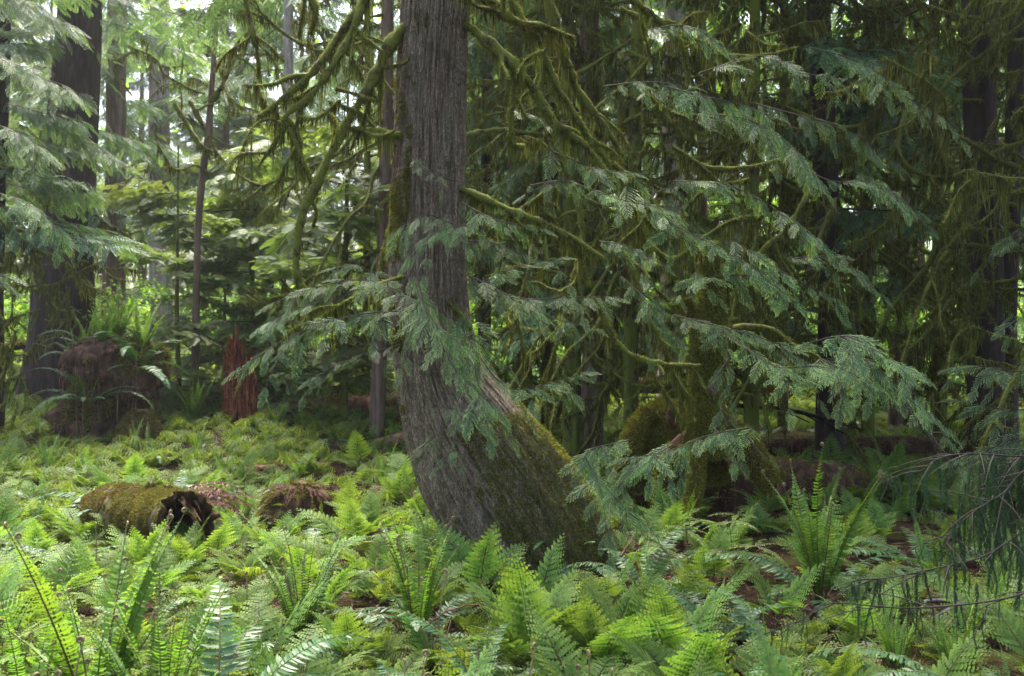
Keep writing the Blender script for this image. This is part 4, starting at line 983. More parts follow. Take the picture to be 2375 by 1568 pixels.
back_tree("conifer_tree", "moss-draped trunk close behind the right side of the leaning cedar", "tree", GM,
          [(1215, 960, 50), (1210, 800, 44), (1205, 600, 42), (1195, 300, 40), (1190, 0, 36)], BM, 14, 26, mossy=(26, 1.0, 7), top=9)
back_tree("conifer_tree", "pale grey trunk standing in the gap right of the split brown trunk", "tree", GM,
          [(1555, 915, 64), (1558, 800, 58), (1560, 620, 54), (1562, 300, 50), (1562, 0, 46)], BP, 19, 27, mossy=(14, 3, 9), bough=(10, 3, 9), msc=1.3)
back_tree("conifer_tree", "moss-hung trunk beside the mossy arched stump", "tree", GR,
          [(1462, 1000, 36), (1464, 800, 34), (1470, 500, 32), (1476, 200, 30), (1480, 0, 28)], BM, 11, 28, mossy=(24, 1.2, 6), az=(1.6, 6.0), top=8)
back_tree("conifer_tree", "dark trunk wrapped in moss right of centre, behind the big hanging sprays", "tree", GR,
          [(1925, 1010, 70), (1925, 850, 58), (1924, 600, 54), (1915, 400, 52), (1905, 200, 50), (1898, 0, 48)], BD, 11.5, 29, mossy=(28, .9, 7), bough=(6, 3, 6), top=9, msc=1.0)
back_tree("conifer_tree", "brown trunk between the two dark trunks of the right wood", "tree", GR,
          [(2092, 985, 56), (2090, 800, 52), (2085, 550, 50), (2078, 300, 48), (2070, 0, 46)], BR, 15, 30, mossy=(16, 2.5, 8), bough=(9, 2.5, 8), top=10, msc=1.15)
back_tree("conifer_tree", "broad dark trunk near the right edge with swollen mossy limbs", "tree", GR,
          [(2285, 1010, 92), (2283, 850, 80), (2280, 600, 76), (2278, 400, 72), (2272, 200, 70), (2268, 0, 68)], BD, 9.8, 31, mossy=(22, 1.2, 6), top=8, msc=.95)
back_tree("conifer_tree", "second dark stem close right of the broad dark trunk", "tree", GR,
          [(2338, 1000, 50), (2336, 700, 42), (2350, 400, 40), (2360, 0, 38)], BD, 11.2, 32, mossy=(18, 1.4, 6), top=8)
back_tree("conifer_tree", "dark mossy trunk cut by the right edge of the wood", "tree", GR,
          [(2460, 1000, 90), (2450, 600, 80), (2440, 0, 74)], BD, 9, 33, mossy=(18, 1.2, 5), top=8, az=(1.8, 4.6))
back_tree("conifer_tree", "thin bare stem in the bright gap right of centre", "tree", GR,
          [(1632, 940, 26), (1630, 700, 24), (1628, 400, 22), (1626, 0, 20)], BR, 17, 34, mossy=(20, 2.5, 8), msc=1.2)
back_tree("conifer_tree", "thin mossy stem before the bright gap behind the hanging sprays", "tree", GR,
          [(1815, 960, 24), (1815, 700, 22), (1816, 400, 20), (1818, 0, 18)], BM, 14.5, 35, mossy=(26, 1.8, 8), msc=1.1)
back_tree("conifer_tree", "moss-covered stem between the thin bare stem and the wrapped dark trunk", "tree", GR,
          [(1740, 1000, 32), (1742, 700, 30), (1745, 400, 26), (1750, 0, 24)], BM, 10.5, 36, mossy=(30, 1.0, 6), top=7.5, msc=.9)
back_tree("conifer_tree", "mossy stem in the shade left of the brown trunk at right", "tree", GR,
          [(2010, 985, 30), (2008, 700, 28), (2010, 300, 26), (2015, 0, 24)], BM, 13, 37, mossy=(22, 1.2, 7), bough=(4, 1.5, 6), msc=1.0)
back_tree("conifer_tree", "mossy stem between brown trunk and broad dark trunk at right", "tree", GR,
          [(2180, 985, 34), (2178, 700, 30), (2170, 300, 26), (2165, 0, 24)], BM, 12.5, 38, mossy=(22, 1.2, 7), bough=(4, 1.5, 6), msc=1.0)
back_tree("conifer_tree", "slim dark conifer whose leafy boughs hang behind the leaning cedar's right limbs", "tree", GM,
          [(1120, 930, 34), (1125, 600, 30), (1130, 300, 28), (1130, 0, 26)], BD, 17.5, 39, mossy=(6, 3, 8), bough=(26, 2.2, 9.5), bsc=1.1, top=11)
back_tree("conifer_tree", "leafy cedar filling the shade behind the leaning cedar's right side", "tree", GM,
          [(1270, 930, 36), (1275, 600, 32), (1280, 300, 30), (1282, 0, 28)], BD, 15.5, 40, mossy=(10, 2, 7), bough=(24, 2.4, 8.5), bsc=1.0, top=10)

rq = random.Random(77)
for i in range(11):   # the leaning cedar's unseen crown above the frame, added for its shade
    zz = 6.0 + 4.0 * (i + .5) / 11; xx = (1016 + 6 * (zz - 4) - 1187) / FP * 7
    obj("bough", rq.choice(PB), hero, M=Matrix.Translation((xx - hl[0], 0, zz)) @ Matrix.Rotation(rq.uniform(-2.2, 1.6), 4, 'Z') @ Matrix.Rotation(rq.uniform(-.2, .1), 4, 'Y') @ Matrix.Scale(rq.uniform(1.2, 1.7), 4))
# far trees: one crown mesh each, shared
def far_crown(seed, H, Rr, n, lib, mats, s):
    r = np.random.default_rng(seed); g = G(); z = H * (.10 + .88 * r.random(n) ** .9); a = r.random(n) * 6.283; k = r.integers(0, len(lib), n)
    rad = Rr * (1 - z / H) ** .7
    D = np.stack([np.cos(a), np.sin(a), r.normal(-.15, .15, n)], -1)
    p = np.stack([np.cos(a) * rad * .3 * r.random(n), np.sin(a) * rad * .3 * r.random(n), z], -1)
    sc_ = s * (.45 + .75 * (1 - z / H)) * r.uniform(.7, 1.2, n)
    for q in range(len(lib)):
        w_ = k == q; g.inst(lib[q], frameM(p[w_], D[w_], np.tile([0, 0, 1.0], (w_.sum(), 1)), sc_[w_]), r.normal(.05, .15, w_.sum()))
    return g.mesh("far_crown", mats)
FC = [far_crown(1, 20, 4, 70, PBg, [M['cedar_far'], M['twig']], 1.9), far_crown(2, 17, 4, 80, PHg, [M['hemlock'], M['twig']], 2.3), far_crown(3, 12, 4.5, 70, MPg, [M['maple'], M['twig']], 1.8), far_crown(4, 22, 4, 80, PBg, [M['cedar_far'], M['twig']], 2.1)]
gt = G(); tube(gt, np.array([[0, 0, -.3], [.05, 0, 5], [0, .05, 11], [0, 0, 18]]), [.3, .24, .18, .05], 12, .5, 0, disp=lambda r, th, s, d: r * (1 + .2 * (vn(np.stack([th * 3, s, s * 0], -1)) - .5)))
FT = [gt.mesh("far_trunk", [BR]), ]
r = random.Random(99)
for px, d, k in [(-120, 30, 0), (120, 34, 1), (200, 42, 2), (330, 44, 3), (430, 36, 2), (520, 31, 1), (560, 42, 3), (640, 52, 0), (700, 36, 0), (790, 46, 2), (860, 32, 3), (1090, 24, 1), (1130, 34, 0), (1250, 30, 3), (1330, 24, 2), (1450, 22, 1), (1500, 28, 2), (1650, 33, 0), (1700, 23, 2), (1850, 22, 2), (1880, 34, 0), (2040, 30, 2), (2120, 22, 2), (2210, 26, 2), (2300, 22, 1), (2450, 23, 0), (-40, 22, 1), (2520, 30, 2)]:
    if 380 < px < 850 and px % 4 != 0: continue
    d = d * 1.28
    x = (px - 1187) / FP * d
    lb = {0: "dense cedar with hanging blue-green foliage", 3: "tall cedar with loose blue-green foliage", 1: "feathery olive green hemlock", 2: "bright yellow-green broadleaf tree"}[k]
    zn = "beyond the dark trunks at far left" if px < 300 else "in the hazy opening at left" if px < 950 else "behind the leaning cedar's right limbs" if px < 1500 else "beyond the mossy trees at right"
    o = thing({0: "cedar_tree", 3: "cedar_tree", 1: "hemlock_tree", 2: "maple_tree"}[k], lb + " " + zn, "tree", (x, d, float(gz(x, d))), "far trees of the same kind and place", rotz=r.uniform(0, 6.28))
    o.scale = (r.uniform(.8, 1.15),) * 3
    obj("trunk", FT[0], o); obj("crown", FC[k], o)
# the wood beyond, one mass
def mass():
    g = G(); r = np.random.default_rng(4); n = 70000
    a = r.uniform(-.78, .78, n); dd = r.uniform(52, 80, n); x = np.sin(a) * dd; y = np.cos(a) * dd; z = 25 * r.random(n) ** 1.1
    cl = fbm(np.stack([x * .22, y * .22, z * .22], -1), 3); k = cl > np.where((a > -.42) & (a < -.1), .60, .52)
    x, y, z, cl = x[k], y[k], z[k], cl[k]; n = len(x)
    D = r.normal(0, 1, (n, 3)) * [1, 1, .5] + [0, 0, -.4]
    leaves(g, np.stack([x, y, z], -1), D, r.normal(0, .6, (n, 3)) + [0, 0, 1], r.uniform(.25, .7, n), r.uniform(.15, .45, n), np.clip(cl + r.normal(0, .2, n), 0, 1), 'd')
    tag(obj("far_forest", g.mesh("far_forest", [M['maple']])), "distant sunlit wood closing the view behind all the trees", "forest", kind='stuff')
mass()
# low leafy undergrowth between the far trunks
def under():
    g = G(); r = np.random.default_rng(8); n = 460
    d = r.uniform(17, 50, n); x = r.uniform(-.6, .6, n) * d; d[:70] = r.uniform(14.5, 22, 70); x[:70] = r.uniform(.22, .6, 70) * d[:70]
    k = r.integers(0, 3, n); a = r.random(n) * 6.28
    for q in range(3):
        w_ = k == q; m = w_.sum(); p = np.stack([x[w_], d[w_], gz(x[w_], d[w_]) + r.uniform(.1, 1.6, m)], -1)
        g.inst(MPg[q], frameM(p, np.stack([np.cos(a[w_]), np.sin(a[w_]), r.uniform(.1, .6, m)], -1), np.tile([0, 0, 1.0], (m, 1)), r.uniform(.7, 1.4, m)), r.normal(-.1, .15, m))
    tag(obj("undergrowth", g.mesh("undergrowth", [M['maple'], M['twig']])), "low leafy undergrowth between the trunks of the far wood", "undergrowth", kind='stuff')
under()

# ------------------------------------------------------------------ stumps, logs, snag
def lump(path, rad, k, mat, seed, amp=.25, fine=.05, cap=True, vs=(1.0, 1.0)):
    g = G(); n = max(30, int(plen(np.asarray(path)) / .02)); p = spline(path, n); rr = spline(np.array([[q, 0, 0] for q in rad]), n)[:, 0]; A = {}
    def disp(r, th, s, d):
        q = p[:, None, :] + d * r[..., None]
        a = fbm(q * 2.2 + seed, 3) - .5; b = fbm(q * np.array([16, 16, 5]) + seed, 3); A['v'] = np.clip(b * 1.1, 0, 1)
        return np.maximum(.004, r * (1 + 2 * amp * a) + fine * (b - .5))
    V, dd = tube(g, p, rr, k, .5, 0, disp=disp, cap=cap); g.A[0] = A['v'].ravel()
    return g, V.copy(), dd
def tufts(V, dd, n, L, W, mask, mat, seed, down=.3):
    g = G(); fuzz(g, V, dd, n, L=L, W=W, down=down, mask=mask, rr=np.random.default_rng(seed)); return g

# fern-topped stump
b0 = P(255, 1000, 13.5); b0[2] = gz(b0[0], b0[1])
st = thing("fern_topped_stump", "tall dark rotten stump crowned with ferns before the massive dark trunk", "stump", b0)
g, V, dd = lump([b0 + [-.02, 0, -.2], b0 + [-.05, 0, .3], b0 + [0, .05, .75], b0 + [.08, 0, 1.16], b0 + [.1, 0, 1.40]], [.66, .55, .56, .56, .24], 120, None, 3, amp=.6, fine=.20)
obj("stump_body", shift(g, b0).mesh("stump_body", [M['rootball']]), st)
gm = tufts(V, dd, 30000, (.03, .09), .016, lambda p, d: (fbm(p * 3, 3) > .57) & (d[:, 1] < .5), None, 4)
obj("moss", shift(gm, b0).mesh("stump_moss", [M['moss_dark']]), st)
gr = G(); r_ = np.random.default_rng(6)
for i in range(34):
    a = r_.uniform(2.6, 6.8); q = b0 + np.array([math.cos(a) * .5, math.sin(a) * .5, r_.uniform(.6, 1.2)]); l = r_.uniform(.3, .8)
    tube(gr, spline([q, q + [math.cos(a) * .12, math.sin(a) * .1, -.1], q + [math.cos(a) * .1, math.sin(a) * .1, -l]], 12), np.linspace(.016, .005, 12), 5, r_.random(), 0)
obj("hanging_root", shift(gr, b0).mesh("hanging_roots", [M['rot2']]), st)
b1 = P(325, 990, 13.0); b1[2] = gz(b1[0], b1[1])
g, V, dd = lump([b1 + [0, 0, -.1], b1 + [0, 0, .2], b1 + [.02, 0, .45]], [.3, .27, .1], 70, None, 8, amp=.3, fine=.06)
mm = thing("mossy_mound", "small moss-covered mound at the right foot of the fern-topped stump", "mound", b1)
obj("mound_body", shift(g, b1).mesh("mound", [M['rot2']]), mm); obj("moss", shift(tufts(V, dd, 12000, (.02, .06), .014, lambda p, d: d[:, 2] > -.3, None, 5), b1).mesh("mound_moss", [M['moss_log']]), mm)
for i, (dx, dy, dz, s, sp_, lb) in enumerate([(-.25, -.15, 1.22, 1.0, 'mix', "sword fern drooping from the top left of the fern-topped stump"), (.15, -.1, 1.3, 1.05, 'young', "sword fern crowning the middle of the fern-topped stump"),
      (.45, -.05, 1.12, 1.05, 'young', "yellow-green young fern on the top right of the fern-topped stump"), (.5, -.3, .98, 1.05, 'old', "fern arching down the right side of the fern-topped stump"), (-.02, -.66, .5, 1.0, 'old', "glossy fern drooping from the front face of the fern-topped stump"), (-.38, -.2, 1.05, .75, 'mix', "sword fern hanging over the dark left shoulder of the fern-topped stump"), (.05, -.4, 1.28, .7, 'young', "yellow-green fern at the front rim of the fern-topped stump"), (-.1, .2, 1.2, .75, 'young', "upright young fern behind the crown of the fern-topped stump")]):
    fern("sword_fern", lb, "fern", b0 + [dx, dy, dz], "ferns growing on the tall stump", SPEC[sp_], seed=700 + i, scale=s, rotz=i)

# broken red stump
b2 = P(557, 985, 14.3); b2[2] = gz(b2[0], b2[1])
rs = thing("broken_stump", "broken rust-red rotten stump with a splintered top standing in sunlit ferns", "stump", b2)
def redstump():
    g = G(); k, n = 110, 60; th = np.linspace(0, 2 * np.pi, k, endpoint=False); r = np.random.default_rng(2)
    # rim height: high on the left-centre, low on the right, jagged all round
    h = .82 + .28 * np.exp(-((th - 4.9 + .3) / .55) ** 2) - .10 * np.cos(th) + .34 * (vn(np.stack([th * 6, th * 0, th * 0], -1)) - .5) + .34 * (vn(np.stack([th * 17, th * 0, th * 0 + 3], -1)) - .5)
    t = np.linspace(0, 1, n)[:, None]; Z = t * h[None] - .12 * (1 - t)
    TH = th[None] * np.ones((n, 1))
    f = fbm(np.stack([np.cos(TH) * 7, np.sin(TH) * 7, Z * 1.6], -1), 3); f2 = vn(np.stack([np.cos(TH) * 20, np.sin(TH) * 20, Z * 3], -1))
    RR = (.27 + .05 * (1 - t) - .05 * t ** 2) * (1 + .5 * (f - .5)) - .05 * np.abs(2 * f2 - 1)
    V = np.stack([RR * np.cos(TH), RR * .8 * np.sin(TH), Z], -1); Vi = V * np.array([.8, .8, 1]); Vi = Vi[::-1].copy(); Vi[..., 2] = np.where(np.arange(n)[:, None] > n * .5, np.minimum(Vi[..., 2], h[None] * .5), Vi[..., 2])
    W = np.concatenate([V, Vi]); m = 2 * n
    i, j = np.meshgrid(np.arange(m - 1), np.arange(k), indexing='ij'); j2 = (j + 1) % k
    F = np.stack([i * k + j, i * k + j2, (i + 1) * k + j2, (i + 1) * k + j], -1).reshape(-1, 4)
    g.add(W.reshape(-1, 3), F, np.clip(np.concatenate([f2, f2 * .4]), 0, 1).ravel(), 0, False)
    obj("stump_shell", g.mesh("red_stump", [M['rot']]), rs)
    gs = G()
    for i in range(260):
        a = r.uniform(0, 6.283); hh = float(np.interp(a, th, h)) * r.uniform(.35, 1.02); rr = .25 * r.uniform(.75, 1.15)
        if i < 70: hh = r.uniform(.8, 1.02); rr = .13 * r.random(); 
        p = np.array([rr * math.cos(a) - (.03 if i < 70 else 0), rr * .8 * math.sin(a), hh - .1]); d = nrm(np.array([math.cos(a) * r.uniform(0, .6), math.sin(a) * .4, 1 if r.random() < .7 else .1]) + r.normal(0, .25, 3)); l = r.uniform(.06, .22)
        if i < 70: d = nrm(np.array([.02, 0, 1]) + r.normal(0, .16, 3)); l = r.uniform(.1, .30)
        w = r.uniform(.006, .018)
        tube(gs, np.array([p, p + d * l * .5, p + d * l]), [w, w * .8, .001], 4, r.random(), 0, smooth=False)
    obj("splintered_wood", gs.mesh("splinters", [M['rot']]), rs)
redstump(); rs.scale = (.80, .80, 1.08)

def log(name, label, a, b, r0, r1, mat, seed, mossm=None, nm=0, cat="log", group=None, amp=.12, sag=0.0):
    a = np.array(a); b = np.array(b); o = thing(name, label, cat, a, group); mid = (a + b) / 2 + [0, 0, sag]
    g, V, dd = lump([a, a * .7 + b * .3 + [0, 0, sag * .6], mid, a * .3 + b * .7 + [0, 0, sag * .6], b], [r0 * .9, r0, (r0 + r1) / 2, r1, r1 * .85], 48, None, seed, amp=amp, fine=r0 * .25)
    bb = G(); bb.join(g); c = np.array([a]); bb.add(c, np.array([[0, 0, 0]])) if False else None
    obj("log_body", shift(g, a).mesh(name, [mat]), o)
    if mossm: obj("moss", shift(tufts(V, dd, nm, (.02, .05), .012, lambda p, d: (d[:, 2] > .0) & (fbm(p * 4, 3) > .42), None, seed + 1), a).mesh(name + "_moss", [mossm]), o)
    return o
def W3(px, py, d): return P(px, py, d)
log("fallen_log", "long decaying reddish log lying in the sunlit ferns behind the broken red stump", W3(585, 958, 16.2), W3(960, 948, 15.2), .20, .24, M['rot2'], 31, M['moss_log'], 9000)
log("fallen_log", "short bare log sticking out from behind the leaning trunk's left edge", W3(800, 1046, 13.6), W3(985, 1008, 12.6), .07, .09, M['rot2'], 32)
log("fallen_log", "dark reddish log lying in shade across the right wood floor", W3(1690, 1035, 12.5), W3(2330, 1048, 11.4), .12, .15, M['rootball'], 33, M['moss_dark'], 3000)
log("fallen_log", "moss-topped log far behind the mossy snag", W3(1440, 895, 18), W3(1660, 893, 17), .14, .14, M['logm'], 34, M['moss_log'], 6000)
log("fallen_log", "mossy log leaning at the far left edge behind the dark trunk", W3(-80, 812, 16), W3(80, 800, 17.5), .07, .07, M['logm'], 35, M['moss'], 2500)
log("fallen_log", "brown decaying log in the litter behind the hollow mossy log", W3(560, 1100, 10.6), W3(760, 1085, 11.2), .09, .08, M['rot2'], 36, M['moss_log'], 1500)
log("fallen_log", "low reddish rotting log left of the leaning trunk's foot", W3(840, 1150, 9.6), W3(1010, 1165, 9.0), .11, .10, M['rootball'], 37, M['moss_dark'], 1500)

# hollow mossy log
def hollow():
    a = P(205, 1195, 8.5); b = P(432, 1212, 6.95); o = thing("hollow_log", "hollow moss-covered log with a dark open end lying among front left ferns", "log", a)
    a = a - [0, 0, .08]; b = b - [0, 0, .10]; p = [a, a * .6 + b * .4 + [0, 0, .02], a * .25 + b * .75 + [0, 0, .03], b]
    g, V, dd = lump(p, [.17, .22, .24, .23], 90, None, 41, amp=.4, fine=.035, cap=False)
    ax_ = nrm(b - a); rag = .16 * (vn(np.stack([np.arange(90) * .35, np.zeros(90), np.zeros(90)], -1)) - .35); V[-8:] += ax_ * (rag[None, :, None] * np.linspace(.1, 1, 8)[:, None, None]); g.V = [V.reshape(-1, 3).copy()]
    rr = np.random.default_rng(3)
    # ragged inner wall, joined at the open end
    n, k = V.shape[:2]; ctr = V.mean(1, keepdims=True); Vi = ctr + (V - ctr) * .80; m = n // 2
    obj("log_shell", shift(g, a).mesh("hollow_log", [M['logm']]), o)
    gi = G(); W = np.concatenate([V[-1:], Vi[m:][::-1]]); q = len(W)
    i, j = np.meshgrid(np.arange(q - 1), np.arange(k), indexing='ij'); j2 = (j + 1) % k
    gi.add(W.reshape(-1, 3), np.stack([i * k + j, i * k + j2, (i + 1) * k + j2, (i + 1) * k + j], -1).reshape(-1, 4), .4, 0, True)
    gi.add(np.concatenate([W[-1], W[-1].mean(0)[None]]), np.array([[x, (x + 1) % k, k] for x in range(k)]), .3, 0)
    obj("hollow", shift(gi, a).mesh("hollow_inside", [M['rootball']]), o)
    gm = tufts(V, dd, 90000, (.01, .03), .007, lambda p, d: (d[:, 2] > -.2) & (fbm(p * 6, 3) > .36), None, 9)
    obj("moss", shift(gm, a).mesh("log_moss", [M['moss_log']]), o)
    for px, py, d in ((350, 1152, 7.5), (388, 1160, 7.25)):
        c = P(px, py, d); g2, V2, d2 = lump([c - [0, 0, .12], c - [0, 0, .03], c + [0, 0, .03]], [.05, .05, .02], 30, None, 5, amp=.2, fine=.01)
        kn = obj("knob", shift(g2, a).mesh("mossy_knob", [M['logm']]), o)
        obj("moss", shift(tufts(V2, d2, 2500, (.01, .025), .007, lambda p, d: d[:, 2] > -.6, None, 9), a).mesh("knob_moss", [M['moss_log']]), kn)
    r = random.Random(5)
    for i, (px, py, d, rz, s) in enumerate([(400, 1155, 7.3, -.2, .8), (420, 1165, 7.2, -.9, .75), (380, 1150, 7.5, 2.6, .8), (300, 1165, 7.9, 2.9, .7), (440, 1170, 7.3, .1, .8), (430, 1160, 7.6, .6, .7)]):
        o2 = thing("dead_fern", ["rust-brown dead fern draped over the open end of the hollow log", "rust-brown dead fern hanging across the hollow log's dark opening", "rust-brown dead fern lying along the top of the hollow log", "greyish dead fern on the left back of the hollow log", "dark red dead fern hanging right of the hollow log's opening", "dark red dead fern arching behind the hollow log's right end"][i], "dead fern", P(px, py, d), "dead ferns on the hollow log")
        for q in range(9):
            Mx = Matrix.Rotation(rz + r.uniform(-.5, .5), 4, 'Z') @ Matrix.Rotation(r.uniform(-.3, .2), 4, 'Y') @ Matrix.Scale(s * r.uniform(.7, 1.1), 4)
            obj("dead_frond", r.choice(DSm), o2, M=Mx)
hollow()
# small brown hump
b3 = P(690, 1215, 8.4); b3[2] = gz(b3[0], b3[1])
hp = thing("brown_stump", "small brown hump of rotten wood with dead ferns left of the leaning trunk", "stump", b3)
g, V, dd = lump([b3 - [0, 0, .1], b3 + [0, 0, .15], b3 + [.02, 0, .33], b3 + [.02, 0, .42]], [.34, .31, .20, .06], 90, None, 51, amp=.6, fine=.09)
obj("stump_body", shift(g, b3).mesh("brown_hump", [M['rootball']]), hp)
obj("moss", shift(tufts(V, dd, 14000, (.015, .04), .009, lambda p, d: (fbm(p * 5, 3) > .47), None, 52), b3).mesh("hump_moss", [M['moss_dark']]), hp)
for i, (dx, rz) in enumerate([(-.05, 3.0), (.1, -.6), (.05, -1.6), (0, -2.3)]):
    o2 = thing("dead_fern", ["limp brown dead fern hanging left over the small brown hump", "limp brown dead fern hanging right over the small brown hump", "limp brown dead fern hanging down the face of the small brown hump", "limp dead fern at the front left of the small brown hump"][i], "dead fern", b3 + [dx, -.05, .38], "dead ferns on the brown hump")
    for q in range(4):
        obj("dead_frond", DSm[q % 3], o2, M=Matrix.Rotation(rz + .45 * q - .7, 4, 'Z') @ Matrix.Rotation(.1, 4, 'Y') @ Matrix.Scale(.5, 4))

# mossy snag with arched roots, and the arched stump beside it
def mossy_lump(parent, off, pts, rad, k, seed, nm, mat=None, name="root", amp=.25, L=(.015, .05), dn=.6):
    g, V, dd = lump(pts, rad, k, None, seed, amp=amp, fine=.03)
    o = obj(name, shift(g, off).mesh(name, [mat or M['rootball']]), parent)
    gm = tufts(V, dd, nm, L, .009, lambda p, d: (fbm(p * 5, 3) > .30) & (d[:, 2] > -.75), None, seed, down=dn)
    beard(gm, spline(pts, 30), 10, .10, .007, np.random.default_rng(seed), rad[0])
    obj("moss", shift(gm, off).mesh(name + "_moss", [M['moss_dark']]), o)
sn0 = P(1640, 1130, 8.2)
sn = thing("mossy_snag", "shaggy moss-covered dead trunk on arched roots right of the arched stump", "dead tree", sn0)
mossy_lump(sn, sn0, [P(1645, 1060, 8.2), P(1636, 960, 8.2), P(1640, 850, 8.2), P(1642, 760, 8.2), P(1652, 660, 8.15), P(1648, 560, 8.1)], [.17, .13, .11, .115, .07, .03], 50, 61, 60000, name="trunk")
for i, (pl, rd) in enumerate([([(1640, 990, 8.2), (1618, 1060, 8.0), (1612, 1130, 7.9), (1600, 1200, 7.85)], .055), ([(1650, 990, 8.2), (1700, 1010, 8.2), (1745, 1060, 8.1), (1790, 1130, 8.0)], .11), ([(1630, 1000, 8.2), (1585, 1030, 8.3), (1550, 1090, 8.3), (1530, 1170, 8.3)], .09), ([(1660, 1010, 8.3), (1730, 1050, 8.5), (1800, 1110, 8.6)], .10)]):
    pts_ = L3(pl); mossy_lump(sn, sn0, pts_, [rd] * (len(pts_) - 1) + [rd * .7], 30, 63 + i, 9000)
mossy_lump(sn, sn0, L3([(1642, 760, 8.2), (1610, 730, 8.2), (1590, 690, 8.2)]), [.06, .04, .02], 20, 69, 3000, name="limb_stub")
as0 = P(1530, 1150, 8.9)
ar = thing("arched_stump", "mossy arched stump with a dark hollow underneath, right of the leaning trunk", "stump", as0)
mossy_lump(ar, as0, L3([(1500, 1200, 8.85), (1510, 1100, 8.85), (1528, 1010, 8.85), (1545, 955, 8.85), (1550, 925, 8.85)]), [.30, .30, .27, .20, .06], 90, 71, 90000, name="stump_body", amp=.35)
for i, (pl, rd) in enumerate([([(1560, 950, 8.7), (1610, 985, 8.6), (1650, 1050, 8.5), (1665, 1120, 8.5)], .09), ([(1510, 960, 8.7), (1470, 1020, 8.6), (1452, 1100, 8.5), (1440, 1170, 8.5)], .10)]):
    mossy_lump(ar, as0, L3(pl), [rd, rd, rd * .9, rd * .8], 36, 73 + i, 20000)
mn0 = P(1780, 1140, 9.3); mn0[2] = gz(mn0[0], mn0[1])
mn = thing("mossy_mound", "low brown mossy bank behind the bare litter at right", "mound", mn0)
g, V, dd = lump([mn0 + [-.9, 0, .05], mn0 + [-.3, 0, .15], mn0 + [.5, .1, .12], mn0 + [1.2, .2, .05]], [.2, .3, .28, .15], 60, None, 79, amp=.3, fine=.06)
obj("mound_body", shift(g, mn0).mesh("bank", [M['rootball']]), mn); obj("moss", shift(tufts(V, dd, 14000, (.015, .04), .010, lambda p, d: (d[:, 2] > 0) & (fbm(p * 3, 3) > .5), None, 80), mn0).mesh("bank_moss", [M['moss_dark']]), mn)

# red timber railing of a boardwalk far right
def box(g, c, sx, sy, sz, rot=None):
    v = np.array([[x, y, z] for x in (-.5, .5) for y in (-.5, .5) for z in (-.5, .5)]) * [sx, sy, sz]
    if rot is not None: v = v @ rot.T
    g.add(v + c, [[0, 1, 3, 2], [4, 6, 7, 5], [0, 4, 5, 1], [2, 3, 7, 6], [0, 2, 6, 4], [1, 5, 7, 3]], .5, 0)
ra, rb = P(1680, 888, 21.0), P(2460, 828, 17.5)
rl = thing("boardwalk_railing", "red timber railing of a boardwalk behind the right-hand trunks", "railing", (ra[0], ra[1], float(gz(ra[0], ra[1]))))
rlo = np.array(rl.location); dr = rb - ra; Lr = np.linalg.norm(dr); e = dr / Lr; s_ = nrm(np.array([-e[1], e[0], 0])); u_ = np.cross(e, s_); RM = np.stack([e, s_, u_], 1)
for nm, dz, sy, sz in (("top_rail", 0, .16, .04), ("lower_rail", -.22, .04, .12), ("lower_rail", -.5, .04, .12), ("deck_board", -.98, .5, .06)):
    g = G(); box(g, (ra + rb) / 2 + [0, 0, dz] - rlo + (s_ * .55 if nm == "deck_board" else 0), Lr, sy, sz, RM); obj(nm, g.mesh(nm, [BD if nm == "deck_board" else M['railpaint']]), rl)
for i in range(6):
    c = ra + dr * (i + .35) / 6; g = G(); box(g, c - [0, 0, .62] - rlo + s_ * .06, .11, .11, 1.18); obj("post", g.mesh("rail_post", [M['railpaint']]), rl)

# fallen bare branches on the floor
def stick(label, pts, r0, r1, mat, seed, subs=3, name="fallen_branch"):
    pts = np.array(pts); o = thing(name, label, "branch", pts[0]); g = G(); n = max(12, int(plen(pts) / .04)); p = spline(pts, n); r = np.random.default_rng(seed); p = p + r.normal(0, .003, p.shape)
    tube(g, p, np.linspace(r0, r1, n), 7, r.random(n), 0); obj("limb", shift(g, pts[0]).mesh("limb", [mat]), o)
    for i in range(subs):
        k = int(r.uniform(.2, .9) * (n - 1)); T = nrm(p[min(k + 1, n - 1)] - p[k - 1]); d = nrm(T + r.normal(0, .5, 3)); l = plen(pts) * r.uniform(.12, .35)
        g = G(); tube(g, spline([p[k], p[k] + d * l * .5 + r.normal(0, .02, 3), p[k] + d * l], 8), np.linspace(r0 * .5, r1 * .4, 8), 5, .5, 0); obj("twig", shift(g, pts[0]).mesh("twig", [mat]), o)
stick("pale grey bare branch lying on dark litter at bottom right", L3([(2160, 1440, 5.3), (2210, 1408, 5.4), (2290, 1378, 5.5), (2400, 1335, 5.6)]), .014, .008, M['greywood'], 1)
stick("second pale branch crossing the first at bottom right", L3([(2140, 1395, 5.6), (2230, 1392, 5.6), (2290, 1400, 5.6), (2380, 1430, 5.5)]), .010, .006, M['greywood'], 2)
stick("thin brown twig lying over ferns below the coiled shoots", L3([(985, 1455, 5.0), (1040, 1415, 5.0), (1130, 1400, 5.1)]), .006, .003, M['rot2'], 3, 1)
stick("black wet fallen branch in the shade behind the mossy snag", L3([(1690, 940, 11.5), (1780, 945, 11.5), (1870, 960, 11.3), (1960, 985, 11.2)]), .03, .02, M['black'], 4, 4)
stick("thin dark dead stem leaning before the dark trunks at right", L3([(2075, 900, 9.5), (2130, 980, 9.2), (2200, 1075, 9.0)]), .012, .008, M['twig'], 5, 2)
stick("dark dead branch curving down under the big hanging sprays", L3([(2080, 880, 6.3), (2120, 960, 6.2), (2190, 1050, 6.1)]), .008, .005, M['twig'], 6, 2)
